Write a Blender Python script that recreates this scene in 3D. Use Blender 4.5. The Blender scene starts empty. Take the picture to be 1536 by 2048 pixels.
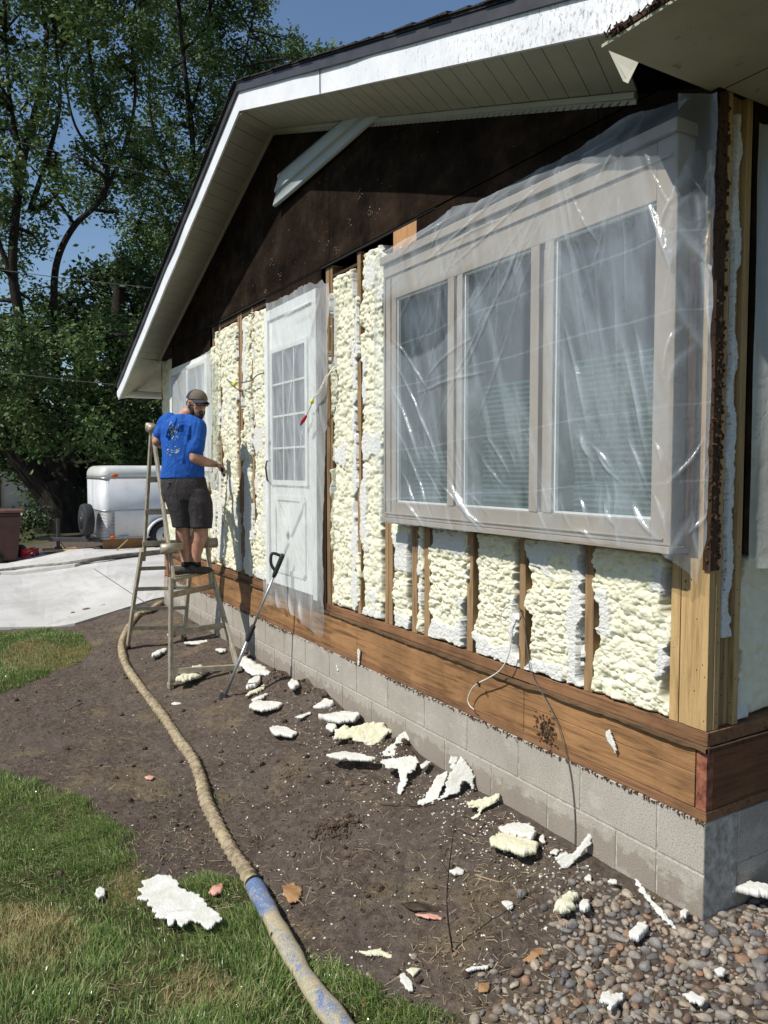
import bpy, bmesh, math, random
import numpy as np
from mathutils import Vector, Matrix
D = bpy.data; SC = bpy.context.scene; COL = SC.collection
rnd = random.Random(7); RS = np.random.RandomState(11)

# ------------------------------------------------------------------ camera
CAM = np.array([1.7063, -2.3653, 1.4811]); FPX = 1510.26
YAW, PITCH, ROLL = 1.0366, 0.0558, -0.0006
def basis():
    f = np.array([-math.sin(YAW)*math.cos(PITCH), math.cos(YAW)*math.cos(PITCH), -math.sin(PITCH)])
    r = np.array([math.cos(YAW), math.sin(YAW), 0.]); u = np.cross(r, f)
    c, s = math.cos(ROLL), math.sin(ROLL)
    return c*r+s*u, -s*r+c*u, f
RV, UV, FV = basis()
cd = D.cameras.new('camera'); cam = D.objects.new('camera', cd); COL.objects.link(cam)
cd.sensor_fit = 'VERTICAL'; cd.sensor_height = 24; cd.lens = 24*FPX/2048; cd.clip_end = 600; cd.clip_start = .02
m = Matrix.Identity(4)
for i in range(3):
    m[i][0] = RV[i]; m[i][1] = UV[i]; m[i][2] = -FV[i]; m[i][3] = CAM[i]
cam.matrix_world = m; SC.camera = cam
# ------------------------------------------------------------------ light
SUN_EL = math.radians(50)
SC.world = D.worlds.new('World'); SC.world.use_nodes = True
wn = SC.world.node_tree; sky = wn.nodes.new('ShaderNodeTexSky'); sky.sky_type = 'NISHITA'; sky.sun_disc = False
sky.sun_elevation = SUN_EL; sky.sun_rotation = math.radians(180); sky.air_density = 1.25; sky.dust_density = .5; sky.ozone_density = 4.5
bg = wn.nodes['Background']; wn.links.new(sky.outputs[0], bg.inputs[0]); bg.inputs[1].default_value = .100
sl = D.lights.new('sun', 'SUN'); sl.energy = 5.0; sl.angle = math.radians(.5); sl.color = (1, .955, .88)
so = D.objects.new('sun', sl); COL.objects.link(so); so.location = (0, -20, 24)
so.rotation_euler = Vector((-.02, -math.cos(SUN_EL), math.sin(SUN_EL))).to_track_quat('Z', 'Y').to_euler()
SC.view_settings.view_transform = 'Standard'; SC.view_settings.look = 'None'; SC.view_settings.exposure = .14; SC.view_settings.gamma = 1
SC.cycles.max_bounces = 6; SC.cycles.transparent_max_bounces = 14; SC.cycles.diffuse_bounces = 3

# ------------------------------------------------------------------ survey: a sighted point to its place on a real plane
def ray(x, y): return FV + RV*(x-768)/FPX + UV*(1024-y)/FPX
def W(x, y, Y=0.):
    d = ray(x, y); return CAM + d*(Y-CAM[1])/d[1]
def XP(x, y, X=0.):
    d = ray(x, y); return CAM + d*(X-CAM[0])/d[0]
def PD(x, y, dep): return CAM + ray(x, y)*dep
SL = .18
def gz0(x, y): return -.17 + SL*np.clip(y, -1.2, 0)
def G(x, y, up=0.):
    d = ray(x, y); z = -.17
    for i in range(40):
        P = CAM + d*(z+up-CAM[2])/d[2]; z = float(gz0(P[0], P[1]))
    return P
def depth(P): return float(np.dot(np.array(P)-CAM, FV))

# ------------------------------------------------------------------ noise
def _h(i, j, s):
    n = (i*374761393 + j*668265263 + s*974634777) & 0x7fffffff
    n = ((n ^ (n >> 13))*1274126177) & 0x7fffffff
    return ((n ^ (n >> 16)) & 0xffff)/65535.
def vn(x, y, s=0):
    x = np.asarray(x, float); y = np.asarray(y, float)
    i = np.floor(x).astype(np.int64); j = np.floor(y).astype(np.int64)
    u = x-i; v = y-j; u = u*u*(3-2*u); v = v*v*(3-2*v)
    return (_h(i, j, s)*(1-u)+_h(i+1, j, s)*u)*(1-v)+(_h(i, j+1, s)*(1-u)+_h(i+1, j+1, s)*u)*v
def fbm(x, y, s=0, o=4):
    a = 0; w = .5; t = 0
    for k in range(o):
        a = a + w*vn(x*2**k, y*2**k, s+k*17); t += w; w *= .5
    return a/t
def bub(x, y, sx, sy, s=0, r0=.55, r1=1.0):
    """rounded lumps: highest of the jittered domes around each sample, 0..1"""
    X = x/sx; Y = y/sy; i = np.floor(X).astype(np.int64); j = np.floor(Y).astype(np.int64)
    h = np.zeros_like(X)
    for a in (-1, 0, 1):
        for b in (-1, 0, 1):
            ii = i+a; jj = j+b
            cx = ii+.15+.7*_h(ii, jj, s); cy = jj+.15+.7*_h(ii, jj, s+5)
            r = r0+(r1-r0)*_h(ii, jj, s+9)
            d = ((X-cx)**2+(Y-cy)**2)/r**2
            h = np.maximum(h, r*np.sqrt(np.clip(1-d, 0, 1)))
    return h
def ss(x, a, b):
    t = np.clip((x-a)/(b-a), 0, 1); return t*t*(3-2*t)

# ------------------------------------------------------------------ objects
def link(o, parent=None):
    COL.objects.link(o)
    if parent is not None:
        o.parent = parent
        L = parent; M = Matrix.Identity(4)
        while L is not None: M = Matrix.Translation(L.location) @ M; L = L.parent if L.parent else None
        o.matrix_parent_inverse = Matrix.Translation(-Vector(ROOTLOC.get(parent.name, (0, 0, 0))))
        ROOTLOC[o.name] = ROOTLOC.get(parent.name, (0, 0, 0)) if False else (0, 0, 0)
    return o
ROOTLOC = {}
def tag(o, label=None, cat=None, group=None, kind=None):
    if label: o['label'] = label
    if cat: o['category'] = cat
    if group: o['group'] = group
    if kind: o['kind'] = kind
    return o
def thing(name, label, cat, loc=(0, 0, 0), group=None):
    o = D.objects.new(name, None); COL.objects.link(o); o.location = tuple(float(v) for v in loc); o.empty_display_size = .1
    ROOTLOC[o.name] = tuple(o.location)
    return tag(o, label, cat, group)
def obj(name, v, f, mat=None, parent=None, smooth=False):
    me = D.meshes.new(name); v = np.asarray(v, np.float32)
    if isinstance(f, np.ndarray):
        k = f.shape[1]; me.vertices.add(len(v)); me.vertices.foreach_set('co', v.ravel())
        me.loops.add(f.size); me.loops.foreach_set('vertex_index', f.astype(np.int32).ravel())
        me.polygons.add(len(f)); me.polygons.foreach_set('loop_start', np.arange(0, f.size, k, dtype=np.int32))
        me.update(calc_edges=True)
    else: me.from_pydata(v.tolist(), [], f); me.update()
    if smooth: me.polygons.foreach_set('use_smooth', np.ones(len(me.polygons), bool))
    if mat is not None: me.materials.append(mat)
    o = D.objects.new(name, me); return link(o, parent)
def attr(o, name, vals):
    a = o.data.attributes.new(name, 'FLOAT', 'POINT'); a.data.foreach_set('value', np.asarray(vals, np.float32).ravel())
def mod_bevel(o, w=.003, seg=2):
    b = o.modifiers.new('bevel', 'BEVEL'); b.width = w; b.segments = seg; b.limit_method = 'ANGLE'; return o
class MB:
    def __init__(s): s.v = []; s.f = []
    def add(s, v, f):
        n = len(s.v); s.v += [tuple(map(float, p)) for p in v]; s.f += [tuple(i+n for i in q) for q in f]; return s
    def hexa(s, c):  # 8 corners: bottom 4 ccw, top 4 ccw
        return s.add(c, [(3, 2, 1, 0), (4, 5, 6, 7), (0, 1, 5, 4), (1, 2, 6, 5), (2, 3, 7, 6), (3, 0, 4, 7)])
    def box(s, x0, x1, y0, y1, z0, z1):
        return s.hexa([(x0, y0, z0), (x1, y0, z0), (x1, y1, z0), (x0, y1, z0), (x0, y0, z1), (x1, y0, z1), (x1, y1, z1), (x0, y1, z1)])
    def bar(s, a, b, w, h, up=(0, 0, 1)):
        a = Vector(a); b = Vector(b); d = (b-a).normalized(); u = Vector(up); r = d.cross(u)
        if r.length < 1e-4: r = d.cross(Vector((1, 0, 0)))
        r.normalize(); u = r.cross(d).normalized(); r *= w/2; u *= h/2
        return s.hexa([a-r-u, a+r-u, b+r-u, b-r-u, a-r+u, a+r+u, b+r+u, b-r+u])
    def tube(s, pts, rad, n=10, cap=True, flat=1.):
        P = [Vector(p) for p in pts]; k = len(P)
        if not hasattr(rad, '__len__'): rad = [rad]*k
        n0 = len(s.v); prev = None
        for i in range(k):
            t = (P[min(i+1, k-1)]-P[max(i-1, 0)]).normalized()
            if prev is None:
                a = Vector((0, 0, 1)) if abs(t.z) < .9 else Vector((1, 0, 0)); r = t.cross(a).normalized()
            else: r = (prev-t*prev.dot(t)).normalized()
            prev = r; b = t.cross(r)
            for j in range(n):
                an = 2*math.pi*j/n; s.v.append(tuple(P[i]+(r*math.cos(an)+b*math.sin(an)*flat)*rad[i]))
        for i in range(k-1):
            for j in range(n):
                s.f.append((n0+i*n+j, n0+i*n+(j+1) % n, n0+(i+1)*n+(j+1) % n, n0+(i+1)*n+j))
        if cap:
            s.f.append(tuple(n0+j for j in range(n))[::-1]); s.f.append(tuple(n0+(k-1)*n+j for j in range(n)))
        return s
    def ell(s, c, r, n=16, m=10, rot=None):
        n0 = len(s.v); c = Vector(c); R = rot or Matrix.Identity(3)
        for i in range(m+1):
            th = math.pi*i/m
            for j in range(n):
                a = 2*math.pi*j/n
                s.v.append(tuple(c+R@Vector((r[0]*math.sin(th)*math.cos(a), r[1]*math.sin(th)*math.sin(a), r[2]*math.cos(th)))))
        for i in range(m):
            for j in range(n):
                s.f.append((n0+i*n+j, n0+(i+1)*n+j, n0+(i+1)*n+(j+1) % n, n0+i*n+(j+1) % n))
        return s
    def prism(s, poly, off):  # extrude a 3-D polygon by vector off
        n = len(poly); P = [Vector(p) for p in poly]; o = Vector(off)
        return s.add([tuple(p) for p in P]+[tuple(p+o) for p in P], [tuple(range(n))[::-1], tuple(range(n, 2*n))]+[(i, (i+1) % n, n+(i+1) % n, n+i) for i in range(n)])
    def build(s, name, mat, parent=None, smooth=False, bev=0):
        o = obj(name, s.v, s.f, mat, parent, smooth)
        bm = bmesh.new(); bm.from_mesh(o.data); bmesh.ops.recalc_face_normals(bm, faces=bm.faces[:]); bm.to_mesh(o.data); bm.free()
        if bev: mod_bevel(o, bev)
        return o
def grid_faces(nu, nv, closed=False):
    i, j = np.meshgrid(np.arange(nu-1), np.arange(nv-1), indexing='ij'); a = (i*nv+j).ravel()
    return np.stack([a, a+nv, a+nv+1, a+1], 1)

# ------------------------------------------------------------------ materials
class N:
    """small node helper"""
    def __init__(s, name):
        s.m = D.materials.new(name); s.m.use_nodes = True; s.t = s.m.node_tree; s.b = s.t.nodes['Principled BSDF']; s.o = s.t.nodes['Material Output']
        s.tc = s.n('ShaderNodeTexCoord')
    def n(s, k, **a):
        x = s.t.nodes.new(k)
        for q, v in a.items(): setattr(x, q, v)
        return x
    def L(s, a, b): s.t.links.new(a, b)
    def map(s, sc=(1, 1, 1), rot=(0, 0, 0)):
        q = s.n('ShaderNodeMapping'); q.inputs['Scale'].default_value = sc; q.inputs['Rotation'].default_value = rot; s.L(s.tc.outputs['Object'], q.inputs[0]); return q.outputs[0]
    def noise(s, scale, detail=5, rough=.55, vec=None, dist=0):
        q = s.n('ShaderNodeTexNoise'); q.inputs['Scale'].default_value = scale; q.inputs['Detail'].default_value = detail
        q.inputs['Roughness'].default_value = rough; q.inputs['Distortion'].default_value = dist
        s.L(vec or s.tc.outputs['Object'], q.inputs['Vector']); return q.outputs['Fac']
    def vor(s, scale, vec=None, feat='F1'):
        q = s.n('ShaderNodeTexVoronoi', feature=feat); q.inputs['Scale'].default_value = scale; s.L(vec or s.tc.outputs['Object'], q.inputs['Vector']); return q.outputs['Distance']
    def ramp(s, fac, stops, interp='LINEAR'):
        q = s.n('ShaderNodeValToRGB'); e = q.color_ramp; e.interpolation = interp
        while len(e.elements) < len(stops): e.elements.new(.5)
        for i, (p, c) in enumerate(stops):
            e.elements[i].position = p; e.elements[i].color = (c, c, c, 1) if not hasattr(c, '__len__') else tuple(c)+(1,)
        s.L(fac, q.inputs[0]); return q.outputs[0]
    def mix(s, fac, a, b, mode='MIX'):
        q = s.n('ShaderNodeMix', data_type='RGBA', blend_type=mode)
        for sock, v in ((q.inputs['Factor'], fac), (q.inputs[6], a), (q.inputs[7], b)):
            if hasattr(v, 'is_linked') or hasattr(v, 'links'): s.L(v, sock)
            elif hasattr(v, '__len__'): sock.default_value = tuple(v)+(1,)
            else: sock.default_value = v
        return q.outputs[2]
    def math(s, op, a, b=0.):
        q = s.n('ShaderNodeMath', operation=op)
        for k, v in ((0, a), (1, b)):
            if hasattr(v, 'links'): s.L(v, q.inputs[k])
            else: q.inputs[k].default_value = v
        return q.outputs[0]
    def at(s, name): q = s.n('ShaderNodeAttribute', attribute_name=name); return q.outputs['Fac']
    def bump(s, h, strength=.3, dist=.01):
        q = s.n('ShaderNodeBump'); q.inputs['Strength'].default_value = strength; q.inputs['Distance'].default_value = dist; s.L(h, q.inputs['Height']); s.L(q.outputs[0], s.b.inputs['Normal']); return q
    def fin(s, col, rough=.8, spec=.3, metal=0):
        if hasattr(col, 'links'): s.L(col, s.b.inputs['Base Color'])
        else: s.b.inputs['Base Color'].default_value = tuple(col)+(1,)
        if hasattr(rough, 'links'): s.L(rough, s.b.inputs['Roughness'])
        else: s.b.inputs['Roughness'].default_value = rough
        s.b.inputs['Specular IOR Level'].default_value = spec; s.b.inputs['Metallic'].default_value = metal; return s.m
def simple(name, c, c2=None, rough=.7, scale=12, bump=.15, bd=.004, spec=.3, metal=0, lo=.35, hi=.65, stretch=(1, 1, 1)):
    k = N(name); v = k.map(stretch); n = k.noise(scale, 6, .6, v)
    c2 = c2 or tuple(x*.75 for x in c)
    col = k.ramp(n, [(lo, c2), (hi, c)])
    if bump: k.bump(k.noise(scale*4, 5, .6, v), bump, bd)
    return k.fin(col, rough, spec, metal)

def m_wood(name, c, dark, stretch=(1.2, 20, 20), stain=.5):
    k = N(name); v = k.map(stretch); g = k.noise(2.2, 7, .6, v, 1.2); w = k.ramp(g, [(.3, dark), (.48, tuple(a*.82 for a in c)), (.66, c)])
    fine = k.noise(9, 4, .7, k.map(tuple(a*3 for a in stretch))); w = k.mix(k.ramp(fine, [(.35, .45), (.6, 0.)]), w, tuple(a*.6 for a in c))
    big = k.noise(1.7, 6, .65); w = k.mix(k.ramp(big, [(.42, 0.), (.60, stain*.6), (.66, stain*.2), (.8, stain)]), w, dark); sc_ = k.noise(6, 7, .85, k.map((1.5, 1, 5))); w = k.mix(k.ramp(sc_, [(.60, 0.), (.68, .55)]), w, tuple(a*.45 for a in c)); sp_ = k.noise(55, 4, .8); w = k.mix(k.ramp(sp_, [(.68, 0.), (.74, .7)]), w, (.025, .015, .01))
    kn = k.vor(3.1, k.map((1, 1, 2.2))); w = k.mix(k.ramp(kn, [(.025, .85), (.05, 0.)]), w, (.02, .01, .006))
    k.bump(k.math('ADD', k.noise(14, 6, .7, v), k.math('MULTIPLY', sc_, .6)), .6, .005); return k.fin(w, .75, .2)
M = {}
M['rim'] = m_wood('rim_wood', (.38, .205, .090), (.085, .042, .02), (1.0, 14, 14), .7)
M['sill'] = m_wood('sill_wood', (.30, .155, .075), (.05, .027, .016), (1.0, 20, 20), .75)
M['stud'] = m_wood('stud_wood', (.38, .245, .125), (.11, .06, .032), (20, 20, 1.2), .55)
M['stud2'] = m_wood('corner_wood', (.55, .37, .17), (.26, .15, .06), (20, 20, 1.0), .25)
M['osb'] = m_wood('patch_wood', (.50, .27, .12), (.36, .19, .08), (6, 6, 2), .2)
# concrete block
k = N('block'); n = k.noise(160, 3, .7); c = k.ramp(n, [(.32, (.13, .115, .095)), (.44, (.34, .31, .265)), (.62, (.43, .395, .345))])
n2 = k.noise(2.3, 6, .6); c = k.mix(k.ramp(n2, [(.4, 0.), (.7, .45)]), c, (.20, .175, .14)); n3 = k.noise(18, 5, .6); c = k.mix(k.ramp(n3, [(.5, 0.), (.75, .25)]), c, (.42, .39, .34))
rz = k.n('ShaderNodeSeparateXYZ'); k.L(k.tc.outputs['Object'], rz.inputs[0])
spl = k.math('ADD', k.math('MULTIPLY', rz.outputs[2], -6.), k.math('MULTIPLY', n3, 1.2)); c = k.mix(k.ramp(spl, [(.9, 0.), (2.4, .45)]), c, (.16, .125, .09))
k.bump(n, .6, .003); k_sm = k.noise(5, 7, .75, k.map((1, 1, 1.7))); c = k.mix(k.ramp(k_sm, [(.55, 0.), (.63, .35)]), c, (.50, .47, .42)); chip = k.noise(11, 8, .8); c = k.mix(k.ramp(chip, [(.66, 0.), (.70, .6)]), c, (.16, .13, .10))
M['block'] = k.fin(c, .95, .1)
M['mortar'] = simple('mortar', (.50, .47, .41), (.26, .235, .2), .95, 30, .3, .003, .1)
# dark fibreboard
k = N('sheathing'); n = k.noise(3, 7, .65, k.map((1, 1, 1.6))); c = k.ramp(n, [(.3, (.005, .0036, .003)), (.55, (.022, .0145, .010)), (.75, (.050, .034, .024))])
sp = k.noise(38, 4, .7); c = k.mix(k.ramp(sp, [(.68, 0.), (.74, .8)]), c, (.16, .10, .06)); c = k.mix(k.ramp(k.vor(9), [(.03, .9), (.06, 0.)]), c, (.008, .005, .004))
st = k.noise(5, 5, .7, k.map((8, 1, .5))); c = k.mix(k.ramp(st, [(.55, 0.), (.8, .4)]), c, (.055, .036, .026))
k.bump(k.noise(70, 5, .7), .5, .003); k.b.inputs['Diffuse Roughness'].default_value = .5
ed = k.noise(1.3, 8, .8, k.map((1.2, 1, .8))); c = k.mix(k.ramp(ed, [(.50, 0.), (.72, .55)]), c, (.072, .048, .034)); sc_ = k.noise(7, 6, .8, k.map((.5, 1, 9))); c = k.mix(k.ramp(sc_, [(.62, 0.), (.72, .5)]), c, (.012, .008, .006))
M['sheath'] = k.fin(c, 1., .03)
# spray foam
k = N('foam'); cut = k.at('cut'); n = k.noise(25, 4, .6)
c = k.mix(cut, k.ramp(n, [(.3, (.62, .595, .43)), (.7, (.70, .685, .54))]), k.ramp(k.noise(60, 4, .7), [(.3, (.56, .56, .52)), (.7, (.70, .70, .665))]))
k.b.inputs['Subsurface Weight'].default_value = 0
q = k.noise(260, 3, .7); v2 = k.vor(150); hh = k.math('ADD', k.math('MULTIPLY', q, k.math('ADD', k.math('MULTIPLY', cut, 1.2), .12)), k.math('MULTIPLY', v2, k.math('MULTIPLY', cut, .8)))
k.bump(hh, .5, .004); M['foam'] = k.fin(c, .72, .25)
# vinyl, metal, trim
M['soffit'] = simple('soffit_vinyl', (.37, .36, .29), (.32, .31, .245), .55, 5, .05, .001)
k = N('soffit_board'); n = k.noise(5, 6, .6); c = k.ramp(n, [(.3, (.34, .34, .26)), (.7, (.43, .43, .34))]); sp = k.noise(14, 6, .75); c = k.mix(k.ramp(sp, [(.60, 0.), (.72, .8)]), c, (.07, .065, .05))
k.bump(n, .1, .004); M['soffitb'] = k.fin(c, .7, .2)
k = N('fascia'); n = k.noise(6, 5, .6); c = k.ramp(n, [(.3, (.66, .68, .70)), (.7, (.80, .80, .80))]); rz = k.n('ShaderNodeSeparateXYZ'); k.L(k.tc.outputs['Object'], rz.inputs[0])
mil = k.noise(40, 9, .85, k.map((1.6, 1, .8))); near = k.ramp(rz.outputs[0], [(0., 0.), (1., 0.)])
mr = k.n('ShaderNodeMapRange'); mr.inputs[1].default_value = -2.6; mr.inputs[2].default_value = -.3; k.L(rz.outputs[0], mr.inputs[0])
ml = k.ramp(k.math('ADD', mil, k.math('MULTIPLY', mr.outputs[0], .085)), [(.60, 0.), (.69, .75)]); c = k.mix(ml, c, (.055, .055, .05)); k.bump(k.noise(3, 4, .6, k.map((1, 1, 3))), .12, .02); M['fascia'] = k.fin(c, .38, .45)
M['drip'] = simple('drip_edge_metal', (.055, .052, .055), (.035, .033, .036), .45, 8, .05, .002, .4)
M['shingle'] = simple('shingle', (.07, .062, .06), (.025, .022, .022), .95, 60, .8, .006, .1)
M['white'] = simple('white_trim', (.74, .74, .70), (.62, .62, .58), .5, 6, .05, .001)
M['taupe'] = simple('taupe_frame', (.34, .285, .225), (.29, .24, .19), .5, 4, .04, .001)
M['taupedk'] = simple('taupe_dark', (.12, .10, .085), None, .7, 4, 0)  # plain darker taupe, used on the jamb board
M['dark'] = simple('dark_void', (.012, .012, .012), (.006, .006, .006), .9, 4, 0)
M['darkwood'] = m_wood('weathered_dark_wood', (.10, .055, .03), (.015, .009, .006), (16, 16, 1.5), .8)
k = N('glass'); gl = k.n('ShaderNodeBsdfGlossy'); gl.inputs['Roughness'].default_value = .02; tr = k.n('ShaderNodeBsdfTransparent'); tr.inputs[0].default_value = (.62, .80, .76, 1)
fr = k.n('ShaderNodeFresnel'); fr.inputs[0].default_value = 1.5; mx = k.n('ShaderNodeMixShader'); gb_ = k.n('ShaderNodeNewGeometry'); k.L(k.math('MULTIPLY', fr.outputs[0], k.math('SUBTRACT', 1., gb_.outputs['Backfacing'])), mx.inputs[0]); k.L(tr.outputs[0], mx.inputs[1]); k.L(gl.outputs[0], mx.inputs[2]); k.L(mx.outputs[0], k.o.inputs[0]); M['glass'] = k.m
M['blind'] = simple('blind_slat', (.17, .23, .205), (.13, .18, .16), .5, 3, 0)
# plastic film
def m_film(name, tint=(.80, .88, .95), add=0., gl_r=.2):
    k = N(name); df = k.n('ShaderNodeBsdfDiffuse'); df.inputs[0].default_value = tint+(1,); tl = k.n('ShaderNodeBsdfTranslucent'); tl.inputs[0].default_value = tint+(1,)
    gl = k.n('ShaderNodeBsdfGlossy'); gl.inputs['Roughness'].default_value = gl_r; gl.inputs[0].default_value = (1, 1, 1, 1)
    tr = k.n('ShaderNodeBsdfTransparent'); tr.inputs[0].default_value = (.93, .95, .96, 1)
    a = k.n('ShaderNodeMixShader'); a.inputs[0].default_value = .35; k.L(df.outputs[0], a.inputs[1]); k.L(tl.outputs[0], a.inputs[2])
    b = k.n('ShaderNodeMixShader'); b.inputs[0].default_value = .14; k.L(a.outputs[0], b.inputs[1]); k.L(gl.outputs[0], b.inputs[2])
    o = k.n('ShaderNodeMixShader'); ml = k.at('milk'); nz = k.noise(3.2, 6, .65, k.map((1.5, 1, .6)), 1.0); f = k.math('ADD', k.math('ADD', ml, add), k.math('MULTIPLY', k.math('SUBTRACT', nz, .5), .16))
    cl = k.n('ShaderNodeClamp'); k.L(f, cl.inputs[0]); cl.inputs[1].default_value = .06; cl.inputs[2].default_value = .96
    k.L(cl.outputs[0], o.inputs[0]); k.L(tr.outputs[0], o.inputs[1]); k.L(b.outputs[0], o.inputs[2]); k.L(o.outputs[0], k.o.inputs[0])
    bp = k.n('ShaderNodeBump'); bp.inputs['Strength'].default_value = .55; bp.inputs['Distance'].default_value = .012
    w = k.math('ADD', k.noise(9, 5, .6, k.map((2.2, 1, .7)), 1.5), k.math('MULTIPLY', k.noise(45, 4, .6, k.map((1.2, 1, .5))), .25)); k.L(w, bp.inputs['Height'])
    for q in (df, gl, tl): k.L(bp.outputs[0], q.inputs['Normal'])
    return k.m
M['film'] = m_film('plastic_film'); M['film2'] = m_film('plastic_film_door', (.88, .9, .9), .1, .2)
M['siding'] = simple('siding_vinyl', (.36, .40, .40), (.30, .34, .34), .45, 3, .03, .001, .4)
# ================================================================== HOUSE
LX = -7.61                      # far corner of the gable wall
house = thing('house', 'single storey house with stripped gable wall showing studs and cream spray foam', 'house', (0, 0, -.17))
# rake line (fascia bottom) on the plane of the overhang, and where soffit meets wall
OH = -.42
RK = [W(237, 799, OH), W(478, 222, OH), W(1081, 93, OH)]
rk = [(p[0], p[2]) for p in RK]
sR = (rk[2][1]-rk[1][1])/(rk[2][0]-rk[1][0]); rk[2] = (.27, rk[1][1]+sR*(.27-rk[1][0]))
wl = [(LX, 2.80), (-3.97, 4.15), (0, 2.80)]           # wall / soffit line
def rline(pts, x):
    (a, b), (c, d), (e, f) = pts
    return np.where(np.asarray(x) < c, b+(np.asarray(x)-a)*(d-b)/(c-a), d+(np.asarray(x)-c)*(f-d)/(e-c))
# foundation
ZT = .196
mb = MB(); J = .0045
x0j = -.2131
def blocks(course_z0, course_z1, xs):
    for a, b in zip(xs[:-1], xs[1:]):
        mb.box(b+J, a-J, 0, .19, course_z0, course_z1)
ups = [0]+[x0j-i*.4064 for i in range(0, 19)]; ups = [x for x in ups if x > LX+.05]+[LX]
los = [0, x0j]+[x0j-(i+.5)*.4064 for i in range(0, 19)]; los = [x for x in los if x > LX+.05]+[LX]
blocks(J, ZT, ups); blocks(-.198, -J, los)
blocks(-.40, -.207, ups)
# side wall blocks (run away from the camera)
ys = [.19]+[.19+.2032+i*.4064 for i in range(16)]; ys2 = [.19]+[.19+.4064*(i+1) for i in range(16)]
for yy, (za, zb) in ((ys, (J, ZT)), (ys2, (-.198, -J)), (ys, (-.40, -.207))):
    for a, b in zip(yy[:-1], yy[1:]): mb.box(-.19, 0, a+J, b-J, za, zb)
fd = mb.build('foundation', M['block'], house, bev=.003)
mm = MB(); mm.box(LX+.004, -.004, .004, .17, -.4, ZT-.004); mm.box(-.17, -.004, .17, 6.8, -.4, ZT-.004); mm.build('mortar', M['mortar'], fd)
# sill plate, rim boards, bottom plate
mb = MB(); mb.box(LX+.01, -.004, .006, .14, ZT+.001, .234); mb.box(-.145, -.006, .14, 6.8, ZT+.001, .234); mb.build('sill_plate', M['sill'], house, bev=.003)
mb = MB(); xs = [-.055, -1.0, -2.66, -4.6, -6.2, LX+.01]
for a, b in zip(xs[:-1], xs[1:]):
    mb.box(b+.0015, a-.0015, .008, .045, .236, .362); mb.box(b+.5*(a-b)*.0+.0015, a-.0015, .0085, .045, .364, .452)
mb.build('rim_board', M['rim'], house, bev=.002)
k = N('red_rim'); n = k.noise(30, 6, .7); c = k.ramp(n, [(.35, (.10, .03, .02)), (.6, (.30, .12, .07))]); k.bump(n, .4, .004); M['redrim'] = k.fin(c, .8, .2)
mb = MB(); mb.box(-.050, -.006, .006, .045, .236, .452); mb.build('rim_end_block', M['redrim'], house, bev=.002)
mb = MB(); mb.box(-.045, -.008, .047, 6.8, .236, .452); mb.build('side_rim_board', m_wood('side_rim_wood', (.20, .09, .04), (.04, .02, .012), (14, 1.0, 14), .6), house, bev=.002)
mb = MB(); mb.box(LX+.01, -.004, .004, .14, .478, .53); mb.box(-.145, -.006, .14, 6.8, .478, .53); mb.build('bottom_plate', M['sill'], house, bev=.003)
# torn siding starter strip: wavy lip above the rim
pts = []
mb = MB(); n = 260; xs = np.linspace(LX+.01, .002, n); zz = .466+.006*(fbm(xs*6, xs*0, 3)-.5)*2; yy = -.006-.010*fbm(xs*9, xs*0+3, 8)
for i in range(n): mb.v += [(xs[i], .02, zz[i]+.010), (xs[i], yy[i], zz[i]+.008), (xs[i], yy[i], zz[i]-.004-.006*float(vn(xs[i]*40, 0, 4))), (xs[i], .02, zz[i]-.013)]
for i in range(n-1):
    for j in range(3): mb.f.append((4*i+j, 4*i+4+j, 4*i+5+j, 4*i+1+j))
mb.build('starter_strip', m_wood('strip_wood', (.19, .115, .06), (.03, .018, .012), (3, 20, 20), .8), house)
mb = MB(); mb.box(-.03, .006, .0, 6.8, .458, .474); mb.build('side_starter_strip', M['darkwood'], house)
# hanging roots/dirt crust under the sill
k = N('dirt_crust'); M['crust'] = k.fin(k.ramp(k.noise(40, 4), [(.35, (.02, .014, .01)), (.65, (.14, .09, .06))]), .95, .1)
mb = MB(); r2 = random.Random(3)
for i in range(1900):
    x = LX*r2.random()**1.25; dens = float(vn(x*2.5, 1.3, 9))
    if r2.random() > .1+dens*.9: continue
    if abs(x+1.0) < .10 and r2.random() < .3: pass
    z = ZT+.002-abs(r2.gauss(0, .006))*(.4+dens*1.6); s = r2.uniform(.001, .003); l = s*r2.uniform(.6, 1.8)
    mb.hexa([(x-s, -.004-s, z-l), (x+s, -.004-s, z-l), (x+s, .004, z-l), (x-s, .004, z-l), (x-s, -.003, z+l), (x+s*.4, -.005, z+l), (x+s, .004, z+l), (x-s*.7, .004, z+l)])
for i in range(150):
    x = r2.gauss(-.84, .035); z = r2.gauss(.295, .035); s = r2.uniform(.002, .006)
    mb.ell((x, .004, z), (s, .006, s), 5, 3)
mb.build('dirt_crust', M['crust'], fd)
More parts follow.
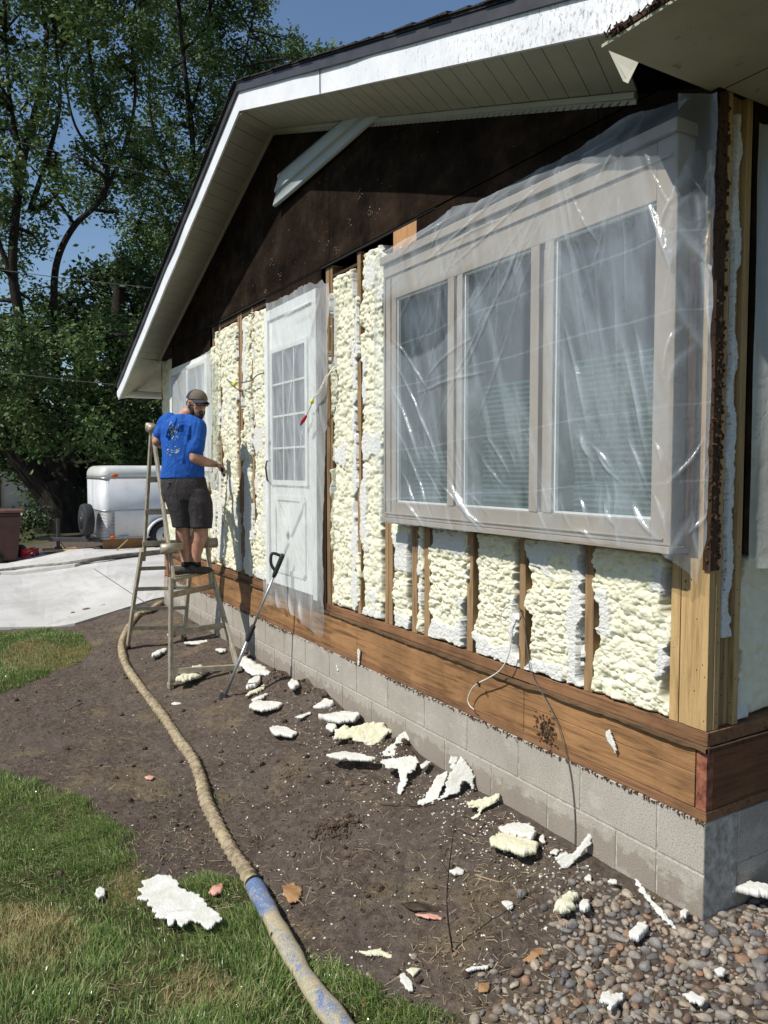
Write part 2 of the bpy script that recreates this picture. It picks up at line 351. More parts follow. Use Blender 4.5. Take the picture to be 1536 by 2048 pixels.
# studs --------------------------------------------------------------
def stud(x0, x1, z0, z1, mat='stud', name='stud', y0=.008, y1=.097):
    mb = MB(); mb.box(x0, x1, y0, y1, z0, z1); return mb.build(name, M[mat], house, bev=.002)
ST = [(-2.292, -2.252, .532, 1.165), (-2.248, -2.205, .532, 1.165), (-1.985, -1.93, .532, 1.165), (-1.855, -1.80, .532, 1.165), (-1.452, -1.402, .532, 1.165),
      (-1.039, -.996, .532, 1.165), (-.616, -.567, .532, 1.165), (-3.10, -3.045, .47, 2.88), (-3.035, -3.0, .532, 2.88), (-2.645, -2.60, .532, 2.88),
      (-5.42, -5.375, .532, 2.88), (-4.90, -4.86, .532, 2.88), (-4.845, -4.79, .532, 2.88), (-4.55, -4.51, .532, 2.88), (LX+.01, LX+.06, .532, 2.78),
      (-7.0, -6.96, .532, 1.45), (-6.6, -6.56, .532, 1.45), (-6.2, -6.16, .532, 1.45), (-5.8, -5.76, .532, 1.45), (-5.62, -5.58, .532, 2.88)]
for s_ in ST: stud(*s_)
stud(-.176, -.136, .532, 2.78, 'stud2'); stud(-.134, -.103, .532, 2.78, 'stud2', y0=.011); stud(-.101, -.012, .532, 2.78, 'stud2', 'corner_post', .006, .04)
for a, b, w in ((.042, .072, 0), (.074, .10, .022), (.128, .152, .022), (.154, .185, 0)):
    mb = MB(); mb.box(-.10, -.010-w, a, b, .532, 2.80); mb.build('corner_stud', M['stud2'], house, bev=.002)
mb = MB(); mb.box(-.10, -.03, .10, .128, .532, 2.80); mb.build('corner_stud', M['stud'], house)
mb = MB(); mb.box(-2.29, -.10, .006, .14, 1.166, 1.196); mb.build('rough_sill', M['darkwood'], house)
mb = MB(); mb.box(LX+.01, -4.17, .01, .14, 2.835, 2.88); mb.box(-3.0, -2.17, .01, .14, 2.80, 2.815); mb.build('top_plate', M['darkwood'], house)
# nail heads / holes on the corner
mb = MB()
for i in range(46):
    z = r2.uniform(.55, 2.6); x = r2.choice([-.155, -.118, -.06, -.03, -.09]); mb.ell((x+r2.uniform(-.008, .008), .006 if x > -.1 else .009, z), (.0022, .002, .003), 6, 4)
for i in range(30):
    mb.ell((-.010, r2.choice([.055, .087, .14, .17])+r2.uniform(-.008, .008), r2.uniform(.55, 1.3)), (.002, .0022, .003), 6, 4)
tag(mb.build('nail_marks', M['dark'], house), kind='stuff')
# backing so nothing reads through
mb = MB(); mb.box(LX+.02, -.12, .141, .16, .2, 1.16); mb.box(LX+.02, -4.2, .141, .16, 1.16, 2.88); mb.box(-3.12, -2.3, .141, .16, 1.16, 2.88); mb.box(-.16, -.145, .2, 6.8, .2, 2.8)
mb.build('back_wall', M['dark'], house)
# spray foam ---------------------------------------------------------
def foam(x0, x1, z0, z1, res, seed, cuts=(), edge=(.012, .048), sc=1., base=.030, name='foam_insulation', side=False, rows=.115, white=.0, amp=1.):
    if not side and x1-x0 > .1: x0, x1 = x0-.020, x1+.020
    nx = max(4, int((x1-x0)/res)); nz = max(4, int((z1-z0)/res))
    X, Z = np.meshgrid(np.linspace(x0, x1, nx), np.linspace(z0, z1, nz), indexing='ij')
    wx = X+.012*(fbm(X*18, Z*18, seed)-.5)*2; wz = Z+.022*(fbm(X*5, Z*5, seed+3)-.5)*2+.005*(fbm(X*20, Z*20, seed+4)-.5)*2
    rw = wz/rows+1.5*fbm(X*3, Z*2.2, seed+6); ph = rw-np.floor(rw); arch = np.sqrt(np.clip(1-(2*ph-1)**2, 0, 1))
    pt = ss(fbm(X*5, Z*5, seed+61), .40, .60); b1 = bub(wx, wz, .058*sc, .050*sc, seed, .5, .9); b2 = bub(wx+.3, wz+.1, .031*sc, .0275*sc, seed+1, .5, .82); b3 = bub(wx+.7, wz+.4, .020*sc, .018*sc, seed+21, .45, .8); h = .004*arch+.018*b1+.024*np.maximum(b2, .66*b3)*(.6+.55*pt)+.005*b3
    h = h*amp+.020*(fbm(X*4, Z*4, seed+11)-.4)
    ol_ = edge[1]*1.05*ss(fbm(Z*8, X*0+seed, seed+2), .30, .62)+.006*fbm(Z*60, X*0, seed+70); or_ = edge[1]*1.05*ss(fbm(Z*8, X*0+seed+7, seed+5), .30, .62)+.006*fbm(Z*60, X*0, seed+71)
    d = np.minimum((X-x0-ol_)/(edge[0]), (x1-or_-X)/(edge[0])); eb = .012+.02*fbm(X*9, Z*0, seed+4); d = np.minimum(d, np.minimum((Z-z0)/eb, (z1-Z)/eb))
    f = np.sqrt(np.clip(d, 0, 1)); h = h*f-.10*(1-f)**2
    cut = np.zeros_like(X)
    nb = fbm(X*14, Z*14, seed+30)
    for (a, b, c, e) in cuts:
        m = np.minimum(np.minimum(X-a, b-X), np.minimum(Z-c, e-Z))+(nb-.5)*.10; cut = np.maximum(cut, ss(m, -.004, .006))
    if white: cut = np.maximum(cut, ss(fbm(X*6, Z*3, seed+40), 1-white, 1-white+.04))
    lvl = .031+.004*(fbm(X*8, Z*8, seed+50)-.5)+.004*(vn(X*330, Z*330, seed+51)-.5)+.005*(bub(X, Z, .016, .013, seed+52)-.5)
    h = np.where(d > .35, h*(1-cut)+cut*lvl, h)
    Y = base-h
    v = np.stack([X, Y, Z], -1).reshape(-1, 3) if not side else np.stack([-Y, X, Z], -1).reshape(-1, 3)
    o = obj(name, v, grid_faces(nx, nz), M['foam'], house, True); attr(o, 'cut', cut)
    return o
B1 = 1.17
foam(-2.200, -1.99, .53, B1, .0045, 1, [(-2.19, -2.0, .88, 1.12), (-2.2, -2.0, .53, .62)])
foam(-1.928, -1.858, .53, B1, .0045, 2, [(-1.93, -1.89, .7, 1.1)], (.006, .012))
foam(-1.797, -1.456, .53, B1, .004, 3, [(-1.78, -1.47, 1.04, 1.15), (-1.8, -1.47, .53, .66), (-1.52, -1.46, .66, .8)])
foam(-1.398, -1.042, .53, B1, .0036, 4, [(-1.40, -1.05, .53, .625), (-1.10, -1.04, .55, .86)], sc=.85)
foam(-.992, -.62, .53, B1, .0032, 5, [(-1.0, -.84, 1.02, 1.14), (-.70, -.61, .55, 1.1), (-1.0, -.75, .53, .60), (-.95, -.62, 1.09, 1.16)], sc=.92)
foam(-.563, -.18, .525, B1, .003, 6, [(-.565, -.47, .80, 1.0), (-.25, -.18, 1.02, 1.13), (-.225, -.175, .70, .80)], sc=1.0)
foam(-2.998, -2.648, .53, 2.80, .0065, 7, [(-2.98, -2.80, 1.52, 1.64), (-2.70, -2.64, .55, 2.3), (-3.0, -2.93, 2.2, 2.7)], white=.33)
foam(-2.598, -2.296, .53, 2.86, .006, 8, [(-2.6, -2.35, 1.55, 1.70), (-2.6, -2.52, 1.0, 1.5), (-2.6, -2.3, .53, .6), (-2.6, -2.53, 1.9, 2.2)], white=.3)
foam(-5.578, -5.425, .53, 2.83, .010, 9, sc=1.0, white=.36); foam(-5.372, -4.905, .53, 2.83, .008, 10, sc=1.0, white=.34)
foam(-4.785, -4.555, .53, 2.83, .008, 11, [(-4.79, -4.64, .6, 1.5), (-4.78, -4.68, 2.2, 2.8)], sc=.95, white=.45); foam(-4.505, -4.19, .53, 2.83, .008, 12, [(-4.5, -4.3, 1.62, 1.85), (-4.5, -4.3, .53, .62)], sc=.95, white=.34)
foam(LX+.062, -7.06, 1.4, 2.78, .014, 13, sc=1.4, white=.4)
for i, (a, b) in enumerate(((LX+.06, -7.0), (-6.96, -6.6), (-6.56, -6.2), (-6.16, -5.8), (-5.76, -5.62))): foam(a, b, .53, 1.46, .016, 20+i, sc=1.5, white=.3)
foam(.19, .62, .53, 1.16, .005, 31, side=True, white=.3, amp=.5, sc=1.6, base=.055); foam(.66, 1.3, .53, 1.16, .007, 32, side=True, amp=.5, sc=1.5, base=.055)
foam(.074, .142, .86, 2.74, .0025, 33, [(.0, .2, .8, 2.8)], (.002, .022), side=True, base=.043, white=.9, amp=.2)
for x in (.635,): mb = MB(); mb.box(-.10, -.012, .622, .658, .532, 2.8); mb.build('side_stud', M['stud'], house, bev=.002)
r3 = random.Random(77)
for i, (a, b, z0_, z1_) in enumerate([(-4.93, -4.84, .55, 1.1), (-4.86, -4.77, 1.55, 1.85), (-4.92, -4.86, 2.1, 2.75), (-5.45, -5.35, .6, 1.5), (-5.44, -5.36, 1.9, 2.8), (-4.57, -4.49, .54, 1.2), (-4.57, -4.50, 1.6, 2.1), (-4.56, -4.49, 2.4, 2.84), (-2.66, -2.585, .6, .95), (-2.655, -2.60, 1.35, 1.75), (-2.66, -2.59, 2.2, 2.6), (-3.045, -2.985, .9, 1.5), (-3.03, -2.99, 2.1, 2.7), (-4.80, -4.76, 2.0, 2.6), (-1.045, -1.015, .62, .80), (-.625, -.585, .62, .78), (-1.46, -1.42, .9, 1.1), (-5.65, -5.54, .6, 2.7)]):
    foam(a, b, z0_, z1_, .006, 60+i, [] if i % 3 else [(a, b, z0_, z1_)], (.006, .02), base=.020, white=.5, amp=.75, sc=.85, name='foam_smear')
# sheathing ---------------------------------------------------------
def panel(x0, x1, z0, z1, y0=-.014, y1=.004, name='sheathing_panel', mat='sheath'):
    xs = [x0]+([wl[1][0]] if x0 < wl[1][0] < x1 else [])+[x1]
    top = [(x, float(min(z1, rline(wl, x)-.004))) for x in xs]
    # where z1 crosses the rake
    ex = []
    for (a, b), (c, d) in ((wl[0], wl[1]), (wl[1], wl[2])):
        if min(b, d) < z1 < max(b, d):
            xc = a+(z1-b)*(c-a)/(d-b)
            if x0 < xc < x1: ex.append((xc, z1-.002))
    for (a, b), (c, d) in ((wl[0], wl[1]), (wl[1], wl[2])):
        if min(b, d) < z0+.004 < max(b, d):
            xc = a+(z0+.004-b)*(c-a)/(d-b)
            if x0 < xc < x1: ex.append((xc, z0))
    top = sorted(top+ex); low = [p for p in top if p[1] >= z0-1e-6]; lx0, lx1 = low[0][0], low[-1][0]
    poly = [(max(x0, lx0), y0, z0), (min(x1, lx1), y0, z0)]+[(x, y0, z) for x, z in low[::-1] if z > z0+.002]
    mb = MB(); mb.prism(poly, (0, y1-y0, 0)); o = mb.build(name, M[mat], house); mod_bevel(o, .0015, 1); return o
ZS = 2.893; g = .003
for a, b in ((LX+.004, -5.44-g), (-5.44+g, -3.0-g), (-3.0+g, -.56-g), (-.56+g, -.003)):
    panel(a, b, ZS+g, 4.112-g)
panel(-5.44+g, -3.0-g, 4.112+g, 4.6); 
panel(-4.17, -3.14, 2.765, ZS-g, -.010); panel(-7.05, -5.64, 2.64, ZS-g, -.010); panel(-1.915, -.012, 2.60, ZS-g, -.010); panel(-2.17, -1.92, 2.62, ZS-.012, -.008, name='bare_patch', mat='osb')
mb = MB(); mb.box(-7.05, -6.95, -.014, .003, 2.45, 2.66); mb.build('paper_flap', M['sheath'], house)
# knocked holes and nail tears on the board
mb = MB(); mc = MB(); md = MB(); r2 = random.Random(5)
for i in range(150):
    x = r2.uniform(-5.6, -.1); z = r2.uniform(2.9, 3.5)
    if z > float(rline(wl, x))-.1: continue
    s = r2.uniform(.002, .007); mb.ell((x, -.0145, z), (s, .003, s*r2.uniform(.7, 1.6)), 7, 4)
    if r2.random() < .45: mc.ell((x+s, -.015, z+r2.uniform(-.01, .012)), (s*.5, .003, s*r2.uniform(.5, 1)), 6, 4)
for (px, py) in ((545, 520), (560, 552), (532, 585), (700, 440), (740, 430), (655, 490), (672, 500), (720, 395)):
    P = W(px, py, -.014)
    for q in range(7):
        s = r2.uniform(.004, .012); mb.ell((P[0]+r2.gauss(0, .018), -.0145, P[2]+r2.gauss(0, .016)), (s, .005, s*.8), 7, 4)
        mc.ell((P[0]+r2.gauss(0, .02), -.016, P[2]+r2.gauss(0, .02)), (s*.45, .005, s*.5), 6, 4)
for i in range(60): x = r2.uniform(-5.6, -.1); mc.ell((x, -.015, r2.uniform(2.9, 3.5)), (.0018, .002, .0018), 5, 3)
tag(mb.build('board_holes', M['dark'], house), kind='stuff'); tag(mc.build('torn_fibre', simple('torn_fibre', (.30, .20, .13), (.15, .09, .05), .95, 40, 0), house), kind='stuff')
mb = MB(); mb.box(LX+.004, -1.73, -.010, .002, ZS-.012, ZS+.002); mb.build('board_gap', M['dark'], house)
# soffit (lapped vinyl under the rake) -------------------------------
def soffit_run(xa, xb, step, yw, fr, wr):
    """strips across the overhang; fr, wr give z at fascia and wall for a run parameter"""
    mb = MB(); L = abs(xb-xa); n = int(L/step); sgn = 1 if xb > xa else -1
    for i in range(n+1):
        s0 = xa+sgn*i*step; s1 = s0+sgn*step*.965
        if (s1-xb)*sgn > 0: s1 = xb
        if (s0-xb)*sgn >= 0: break
        mb.hexa([fr(s0, 0.), fr(s1, -.0), wr(s1, -.0), wr(s0, 0.), fr(s0, .012), fr(s1, .012), wr(s1, .012), wr(s0, .012)])
        s2 = s0+sgn*step
        if (s2-xb)*sgn < 0: mb.hexa([fr(s1, .007), fr(s2, .007), wr(s2, .007), wr(s1, .007), fr(s1, .012), fr(s2, .012), wr(s2, .012), wr(s1, .012)])
    return mb
# map parameter: 0 at eave .. 1 at peak on both lines
def lerp2(a, b, t, y, dz): return (a[0]+(b[0]-a[0])*t, y, a[1]+(b[1]-a[1])*t+dz)
rkL = (W(271, 717, OH)[0], W(271, 717, OH)[2])
nL = 25; mb = soffit_run(0, 1, 1/nL, 0, lambda t, d: lerp2(rkL, rk[1], t, OH+.012, d+.003), lambda t, d: lerp2(wl[0], wl[1], t, -.016, d+.0)); mb.build('soffit', M['soffit'], house)
rkR = (-.12, rk[1][1]+sR*(-.12-rk[1][0])); wR = (-.36, float(rline(wl, -.36)))
nR = 30; mb = soffit_run(0, 1, 1/nR, 0, lambda t, d: lerp2(rkR, rk[1], t, OH+.012, d+.003), lambda t, d: lerp2(wR, wl[1], t, -.016, d)); mb.build('soffit', M['soffit'], house)
# peak trim between the runs
mb = MB(); a = lerp2(rkL, rk[1], .985, OH+.012, -.004); b = lerp2(rkR, rk[1], .988, OH+.012, -.004); c = lerp2(wR, wl[1], .988, -.014, -.004); d = lerp2(wl[0], wl[1], .985, -.014, -.004)
mb.prism([a, b, c, d], (0, 0, .006)); mb.build('peak_trim', M['soffit'], house)
# far eave soffit board and its outer end
tE = (rk[0][0], rk[0][1])
zE = W(321, 804, 0)[2]; 
mb = MB(); mb.hexa([(tE[0]-.0, OH+.012, tE[1]+.006), (rkL[0], OH+.012, rkL[1]+.004), (LX-.0, 0, 2.795), (LX-.78, 0, 2.45), (tE[0], OH+.012, tE[1]+.02), (rkL[0], OH+.012, rkL[1]+.02), (LX, 0, 2.812), (LX-.78, 0, 2.464)])
mb.hexa([(LX-.78, 0, 2.45), (LX, 0, 2.795), (LX, 7, 2.795), (LX-.78, 7, 2.45), (LX-.78, 0, 2.464), (LX, 0, 2.812), (LX, 7, 2.812), (LX-.78, 7, 2.464)])
mb.build('eave_soffit', M['soffitb'], house)
# near eave: level box
def hz(px, py): 
    P = CAM+ray(px, py)*((2.79-CAM[2])/ray(px, py)[2]); return P
YB = float(W(1217, 87, 0)[1]); 
F1 = hz(1217, 87); YF = F1[1]
mb = MB(); mb.box(0.0, .75, YF, 7, 2.79, 2.80); mb.box(-.035, 0, YF, -.018, 2.7905, 2.80); mb.build('eave_soffit', M['soffitb'], house)
mb = MB(); mb.box(.003, .75, .004, .007, 2.7885, 2.7905); mb.build('soffit_joint', M['dark'], house)
mb = MB(); mb.box(.005, .748, YF-.004, YF+.02, 2.802, 2.822); mb.build('subfascia', M['darkwood'], house, bev=.003)
# splintered edge bits on that corner
mb = MB(); r2 = random.Random(9)
for i in range(60):
    t = r2.random()**1.5; x = t*.5; mb.bar((x, YF-.004-r2.random()*.01, 2.80+r2.random()*.03), (x+r2.uniform(-.03, .03), YF-.01-r2.random()*.02, 2.795+r2.random()*.03), .003, .004)
tag(mb.build('splinters', M['darkwood'], house), kind='stuff')
# hanging metal triangle
T = [W(1205, 75, -.40), W(1278, 122, -.36), W(1256, 167, -.38), W(1246, 162, -.38)]
mb = MB(); mb.prism([tuple(p) for p in T], (.0, .004, .003)); mb.build('loose_flashing', M['soffit'], house)
# fascia
def fas(poly, z0, z1, ya, yb, name, mat, parent, jit=0):
    mb = MB(); n = 40
    pts = []
    for (a, b) in zip(poly[:-1], poly[1:]):
        for i in range(n):
            t = i/n; pts.append((a[0]+(b[0]-a[0])*t, a[1]+(b[1]-a[1])*t))
    pts.append(poly[-1]); k0 = len(mb.v)
    for i, (x, z) in enumerate(pts):
        w = jit*(float(vn(x*3, .2, 3))-.5); mb.v += [(x, ya-w, z+z0), (x, ya-w*2, z+z1), (x, yb, z+z1), (x, yb, z+z0)]
    for i in range(len(pts)-1):
        for j in range(4): mb.f.append((4*i+j, 4*i+(j+1) % 4, 4*i+4+(j+1) % 4, 4*i+4+j))
    mb.f.append((0, 1, 2, 3)); e = 4*(len(pts)-1); mb.f.append((e+3, e+2, e+1, e)); return mb.build(name, mat, parent)
fa = fas([rk[0], rk[1], rk[2]], 0, .135, OH, OH+.014, 'fascia', M['fascia'], house, .006)
fj = MB(); P = W(640, 170, OH-.002); fj.box(P[0]-.0015, P[0]+.0015, OH-.005, OH, rk[1][1]+sR*(P[0]-rk[1][0]), rk[1][1]+sR*(P[0]-rk[1][0])+.13); fj.build('fascia_seam', M['dark'], fa)
fas([rk[0], rk[1], rk[2]], .133, .185, OH-.016, OH+.012, 'drip_edge', M['drip'], house)
sf = MB()
rE = (.75, rk[1][1]+sR*(.75-rk[1][0])); lE = (rk[0][0]-.06, rk[0][1]-.06*(rk[1][1]-rk[0][1])/(rk[1][0]-rk[0][0]))
# roof planes
mb = MB(); t0 = .187
for a, b in ((lE, rk[1]), (rk[1], rE)):
    for (ya, za), (yb, zb_) in (((OH-.022, 0), (-.02, .14)), ((-.02, .14), (8, .14))):
        mb.hexa([(a[0], ya, a[1]+t0+za), (b[0], ya, b[1]+t0+za), (b[0], yb, b[1]+t0+zb_), (a[0], yb, a[1]+t0+zb_), (a[0], ya, a[1]+t0+.012+za), (b[0], ya, b[1]+t0+.012+za), (b[0], yb, b[1]+t0+.012+zb_), (a[0], yb, a[1]+t0+.012+zb_)])
rf = mb.build('roof', M['shingle'], house)
mb = MB(); r2 = random.Random(4)
for a, b in ((lE, rk[1]), (rk[1], rE)):
    L = math.hypot(b[0]-a[0], b[1]-a[1]); n = int(L/.14)
    for i in range(n):
        t = i/n; t2 = (i+1.25)/n; up = 1 if b is rk[1] else 0
        za, zb = (.022, .010) if up == 0 else (.010, .022)
        x0, z0 = a[0]+(b[0]-a[0])*t, a[1]+(b[1]-a[1])*t+t0; x1, z1 = a[0]+(b[0]-a[0])*min(t2, 1), a[1]+(b[1]-a[1])*min(t2, 1)+t0
        yo = OH-.028-r2.random()*.014; zl = .012+.012*(1-up); zh = .012+.012*up
        zl += r2.random()*.004
        mb.hexa([(x0, yo, z0+.012), (x1, yo, z1+.012), (x1, OH+.03, z1+.022), (x0, OH+.03, z0+.022), (x0, yo, z0+.014+(.010 if up else 0)), (x1, yo, z1+.014+(0 if up else .010)), (x1, OH+.03, z1+.030+(0 if up else .010)), (x0, OH+.03, z0+.030+(.010 if up else 0))])
mb.build('shingle_course', M['shingle'], rf)
# far eave gutter end, near/far roof under-deck
mb = MB(); mb.tube([(lE[0]+.02, OH-.0, lE[1]+.10), (lE[0]+.02, 7, lE[1]+.10)], .045, 10); mb.build('gutter', M['white'], house)
# J channel along wall under the soffit
mb = MB()
for (a, b) in ((wl[0], wl[1]), (wl[1], wR)):
    for (d0, d1, y) in ((-.002, -.026, -.034), (-.026, -.046, -.022)):
        mb.hexa([(a[0], y, a[1]+d1), (b[0], y, b[1]+d1), (b[0], -.0145, b[1]+d1), (a[0], -.0145, a[1]+d1), (a[0], y, a[1]+d0), (b[0], y, b[1]+d0), (b[0], -.0145, b[1]+d0), (a[0], -.0145, a[1]+d0)])
jc = mb.build('j_channel', M['soffit'], house)
mb = MB(); a, b = wl[1], wR; n = 84
for i in range(2, n):
    t = i/n; x = a[0]+(b[0]-a[0])*t; z = a[1]+(b[1]-a[1])*t-.039; s = (b[1]-a[1])/(b[0]-a[0])*.012
    mb.hexa([(x-.010, -.022, z-.004+s), (x+.010, -.022, z-.004-s), (x+.010, -.018, z-.004-s), (x-.010, -.018, z-.004+s), (x-.010, -.022, z+.004+s), (x+.010, -.022, z+.004-s), (x+.010, -.018, z+.004-s), (x-.010, -.018, z+.004+s)])
tag(mb.build('slot_pattern', M['dark'], jc), kind='stuff')
# rear body of the house
mb = MB(); mb.box(LX, LX+.02, .16, 7, .2, 2.8); mb.box(LX, 0, 6.98, 7, -.2, 2.8); mb.build('rear_wall', M['white'], house)
mb = MB(); mb.prism([(LX+.03, 6.95, 2.83), (0, 6.95, 2.83), (-3.97, 6.95, 4.14)], (0, .02, 0)); mb.build('rear_gable', M['white'], house)
# ------------------------------------------------------------------ three-part window
win = D.objects.new('window', None); link(win, house)
def WB(name, boxes, mat, parent, bev=.002):
    mb = MB()
    for b in boxes: mb.box(*b)
    return mb.build(name, mat, parent, bev=bev)
X0, X1, Z0, Z1 = -2.13, -.10, 1.205, 2.66; yF = -.10
WB('window_frame', [(X0, -1.99-.0, yF, .05, Z0, Z1), (-.19, X1, yF, .05, Z0, Z1), (-1.99, -.19, yF, .05, Z0, 1.295), (-1.99, -.19, yF, .05, 2.45, Z1)], M['taupe'], win, .004)
WB('window_mullion', [(-1.48, -1.425, yF-.004, .05, 1.296, 2.449), (-1.40, -1.355, yF-.004, .05, 1.296, 2.449), (-1.424, -1.401, yF+.012, .05, 1.296, 2.449),
   (-.855, -.80, yF-.004, .05, 1.296, 2.449), (-.765, -.712, yF-.004, .05, 1.296, 2.449), (-.799, -.766, yF+.02, .05, 1.296, 2.449)], M['taupe'], win, .002)
WB('window_trim', [(X0-.02, X1+.006, yF-.012, .03, Z0-.028, Z0-.002), (X0-.01, X1+.01, yF-.02, .03, Z1+.002, Z1+.045), (X0+.03, X1-.03, yF-.008, yF-.001, 1.225, 1.233), (X0+.02, X1-.02, yF-.010, yF-.001, 2.585, 2.595), (X0+.02, X0+.03, yF-.008, yF-.001, 1.24, 2.58), (X0+.085, X0+.092, yF-.008, yF-.001, 1.24, 2.58)], M['taupe'], win, .002)
gl = []
for a, b in ((-1.99, -1.48), (-1.355, -.855), (-.712, -.19)):
    gl.append((a, b, yF+.030, yF+.036, 1.296, 2.449))
    WB('sash_bead', [(a, b, yF+.012, yF+.029, 1.296, 1.305), (a, b, yF+.012, yF+.029, 2.44, 2.449), (a, a+.008, yF+.012, yF+.029, 1.305, 2.44), (b-.008, b, yF+.012, yF+.029, 1.305, 2.44)], M['white'], win, 0)
WB('glass', gl, M['glass'], win, 0)
sl_ = []
for i in range(46):
    z = 1.30+i*.0245
    sl_.append((z,))
mb = MB()
for a, b in ((-1.97, -1.49), (-1.34, -.865), (-.70, -.20)):
    for i in range(12 if a < -1.9 else (27 if a > -1 else 25)):
        z = 1.30+i*.0245
        mb.hexa([(a, .012, z), (b, .012, z), (b, .030, z+.012), (a, .030, z+.012), (a, .012, z+.001), (b, .012, z+.001), (b, .030, z+.013), (a, .030, z+.013)])
mb.build('window_blind', M['blind'], win)
WB('dark_back_box', [(-2.0, -.15, .06, .50, 1.2, 1.21), (-2.0, -.15, .50, .51, 1.2, 2.5)], M['dark'], win, 0)  # black back-box: the unlit room's darkness is put in as colour
WB('head_flashing', [(-2.10, -.13, -.085, -.012, Z1+.047, Z1+.052), (-2.10, -.13, -.090, -.086, Z1+.0455, Z1+.06)], M['siding'], win, 0)
WB('side_casing', [(-.096, -.062, -.03, .003, 1.2, 2.60)], M['darkwood'], win, .002)
# ------------------------------------------------------------------ door
dr = D.objects.new('door', None); link(dr, house)
WB('door_frame', [(-4.17, -4.10, -.03, .08, .535, 2.76), (-3.26, -3.19, -.03, .08, .535, 2.76), (-4.10, -3.26, -.03, .08, 2.68, 2.76)], M['white'], dr, .003)
WB('door_slab', [(-4.098, -4.03, -.012, .03, .56, 2.675), (-3.37, -3.262, -.012, .03, .56, 2.675), (-4.03, -3.37, -.012, .03, 2.43, 2.675), (-4.03, -3.37, -.012, .03, .56, 1.38)], M['white'], dr, .002)
gx = np.linspace(-4.01, -3.39, 4); gz_ = np.linspace(1.40, 2.41, 5)
bars = [(x-.007, x+.007, -.022, -.008, 1.40, 2.41) for x in gx[1:-1]]+[(-4.01, -3.39, -.021, -.009, z-.008, z+.008) for z in gz_[1:-1]]
WB('door_lite_frame', [(-4.05, -4.01, -.028, -.010, 1.36, 2.45), (-3.39, -3.35, -.028, -.010, 1.36, 2.45), (-4.01, -3.39, -.028, -.010, 2.41, 2.45), (-4.01, -3.39, -.028, -.010, 1.36, 1.40)]+bars, M['white'], dr, .002)
mdg = simple('door_glass', (.10, .12, .15), (.05, .06, .08), .08, 2, 0, spec=.6)
WB('door_glass', [(-4.03, -3.37, .0, .006, 1.38, 2.43)], mdg, dr, 0)
mb = MB()
px0, px1, pz0, pz1 = -3.99, -3.42, .68, 1.26
for a, b in (((px0, pz0), (px1, pz1)), ((px0, pz1), (px1, pz0))): mb.bar((a[0], -.022, a[1]), (b[0], -.022, b[1]), .016, .06, (0, 0, 1))
for a in ((px0, pz0, px1, pz0), (px0, pz1, px1, pz1), (px0, pz0, px0, pz1), (px1, pz0, px1, pz1)): mb.bar((a[0], -.0185, a[1]), (a[2], -.0185, a[3]), .012, .035, (0, 0, 1))
mb.build('cross_buck', M['white'], dr, bev=.002)
mb = MB(); mb.tube([(-4.06, -.02, 1.56), (-4.06, -.06, 1.55), (-4.055, -.07, 1.50), (-4.05, -.06, 1.40), (-4.05, -.02, 1.36)], .008, 8); mb.build('door_handle', M['drip'], dr, True); MB().ell((-4.06, -.02, 1.70), (.022, .02, .022)).build('door_lock', M['drip'], dr, True)
WB('threshold', [(-4.18, -3.17, -.02, .1, .478, .534)], M['darkwood'], dr, .002)
WB('door_jamb_gap', [(-3.188, -3.105, .0, .1, .48, 2.76)], M['darkwood'], dr, .002)
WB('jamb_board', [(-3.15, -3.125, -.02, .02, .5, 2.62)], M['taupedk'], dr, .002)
# far window
wf = D.objects.new('window', None); link(wf, house)
WB('window_frame', [(-7.02, -6.93, -.05, .05, 1.47, 2.62), (-5.72, -5.64, -.05, .05, 1.47, 2.62), (-6.93, -5.72, -.05, .05, 1.47, 1.56), (-6.93, -5.72, -.05, .05, 2.54, 2.62), (-6.35, -6.30, -.05, .05, 1.56, 2.54)], M['white'], wf, .003)
WB('glass', [(-6.93, -5.72, -.01, .0, 1.56, 2.54)], mdg, wf, 0)
# side window under plastic
ws = D.objects.new('side_window', None); link(ws, house)
WB('window_frame', [(-.05, .06, .36, .46, 1.20, 2.6), (-.05, .06, 1.9, 2.0, 1.20, 2.6), (-.05, .06, .46, 1.9, 1.20, 1.30), (-.05, .06, .46, 1.9, 2.5, 2.6)], M['taupe'], ws, .003)
WB('glass', [(.0, .006, .46, 1.9, 1.3, 2.5)], simple('side_glass', (.10, .20, .19), (.06, .12, .12), .1, 2, 0, spec=.6), ws, 0)
WB('side_sheathing', [(-.03, -.012, .20, 6.9, 1.17, 2.79)], M['sheath'], house, 0)
# rotten dark edge running up the corner
mb = MB(); r2 = random.Random(12)
for i in range(900):
    z = r2.uniform(1.12, 2.74); x = -.012+r2.uniform(-.012, .010); y = r2.uniform(-.006, .052); s = r2.uniform(.003, .008)
    mb.ell((x, y, z), (s, s, s*r2.uniform(.8, 1.8)), 6, 4)
tag(mb.build('rotted_edge', simple('rotted_wood', (.12, .055, .024), (.012, .007, .005), .9, 45, .4, .004), house), kind='stuff')
mb = MB(); mb.box(-.035, -.004, -.004, .038, 1.12, 2.78); mb.build('old_corner_board', M['darkwood'], house)
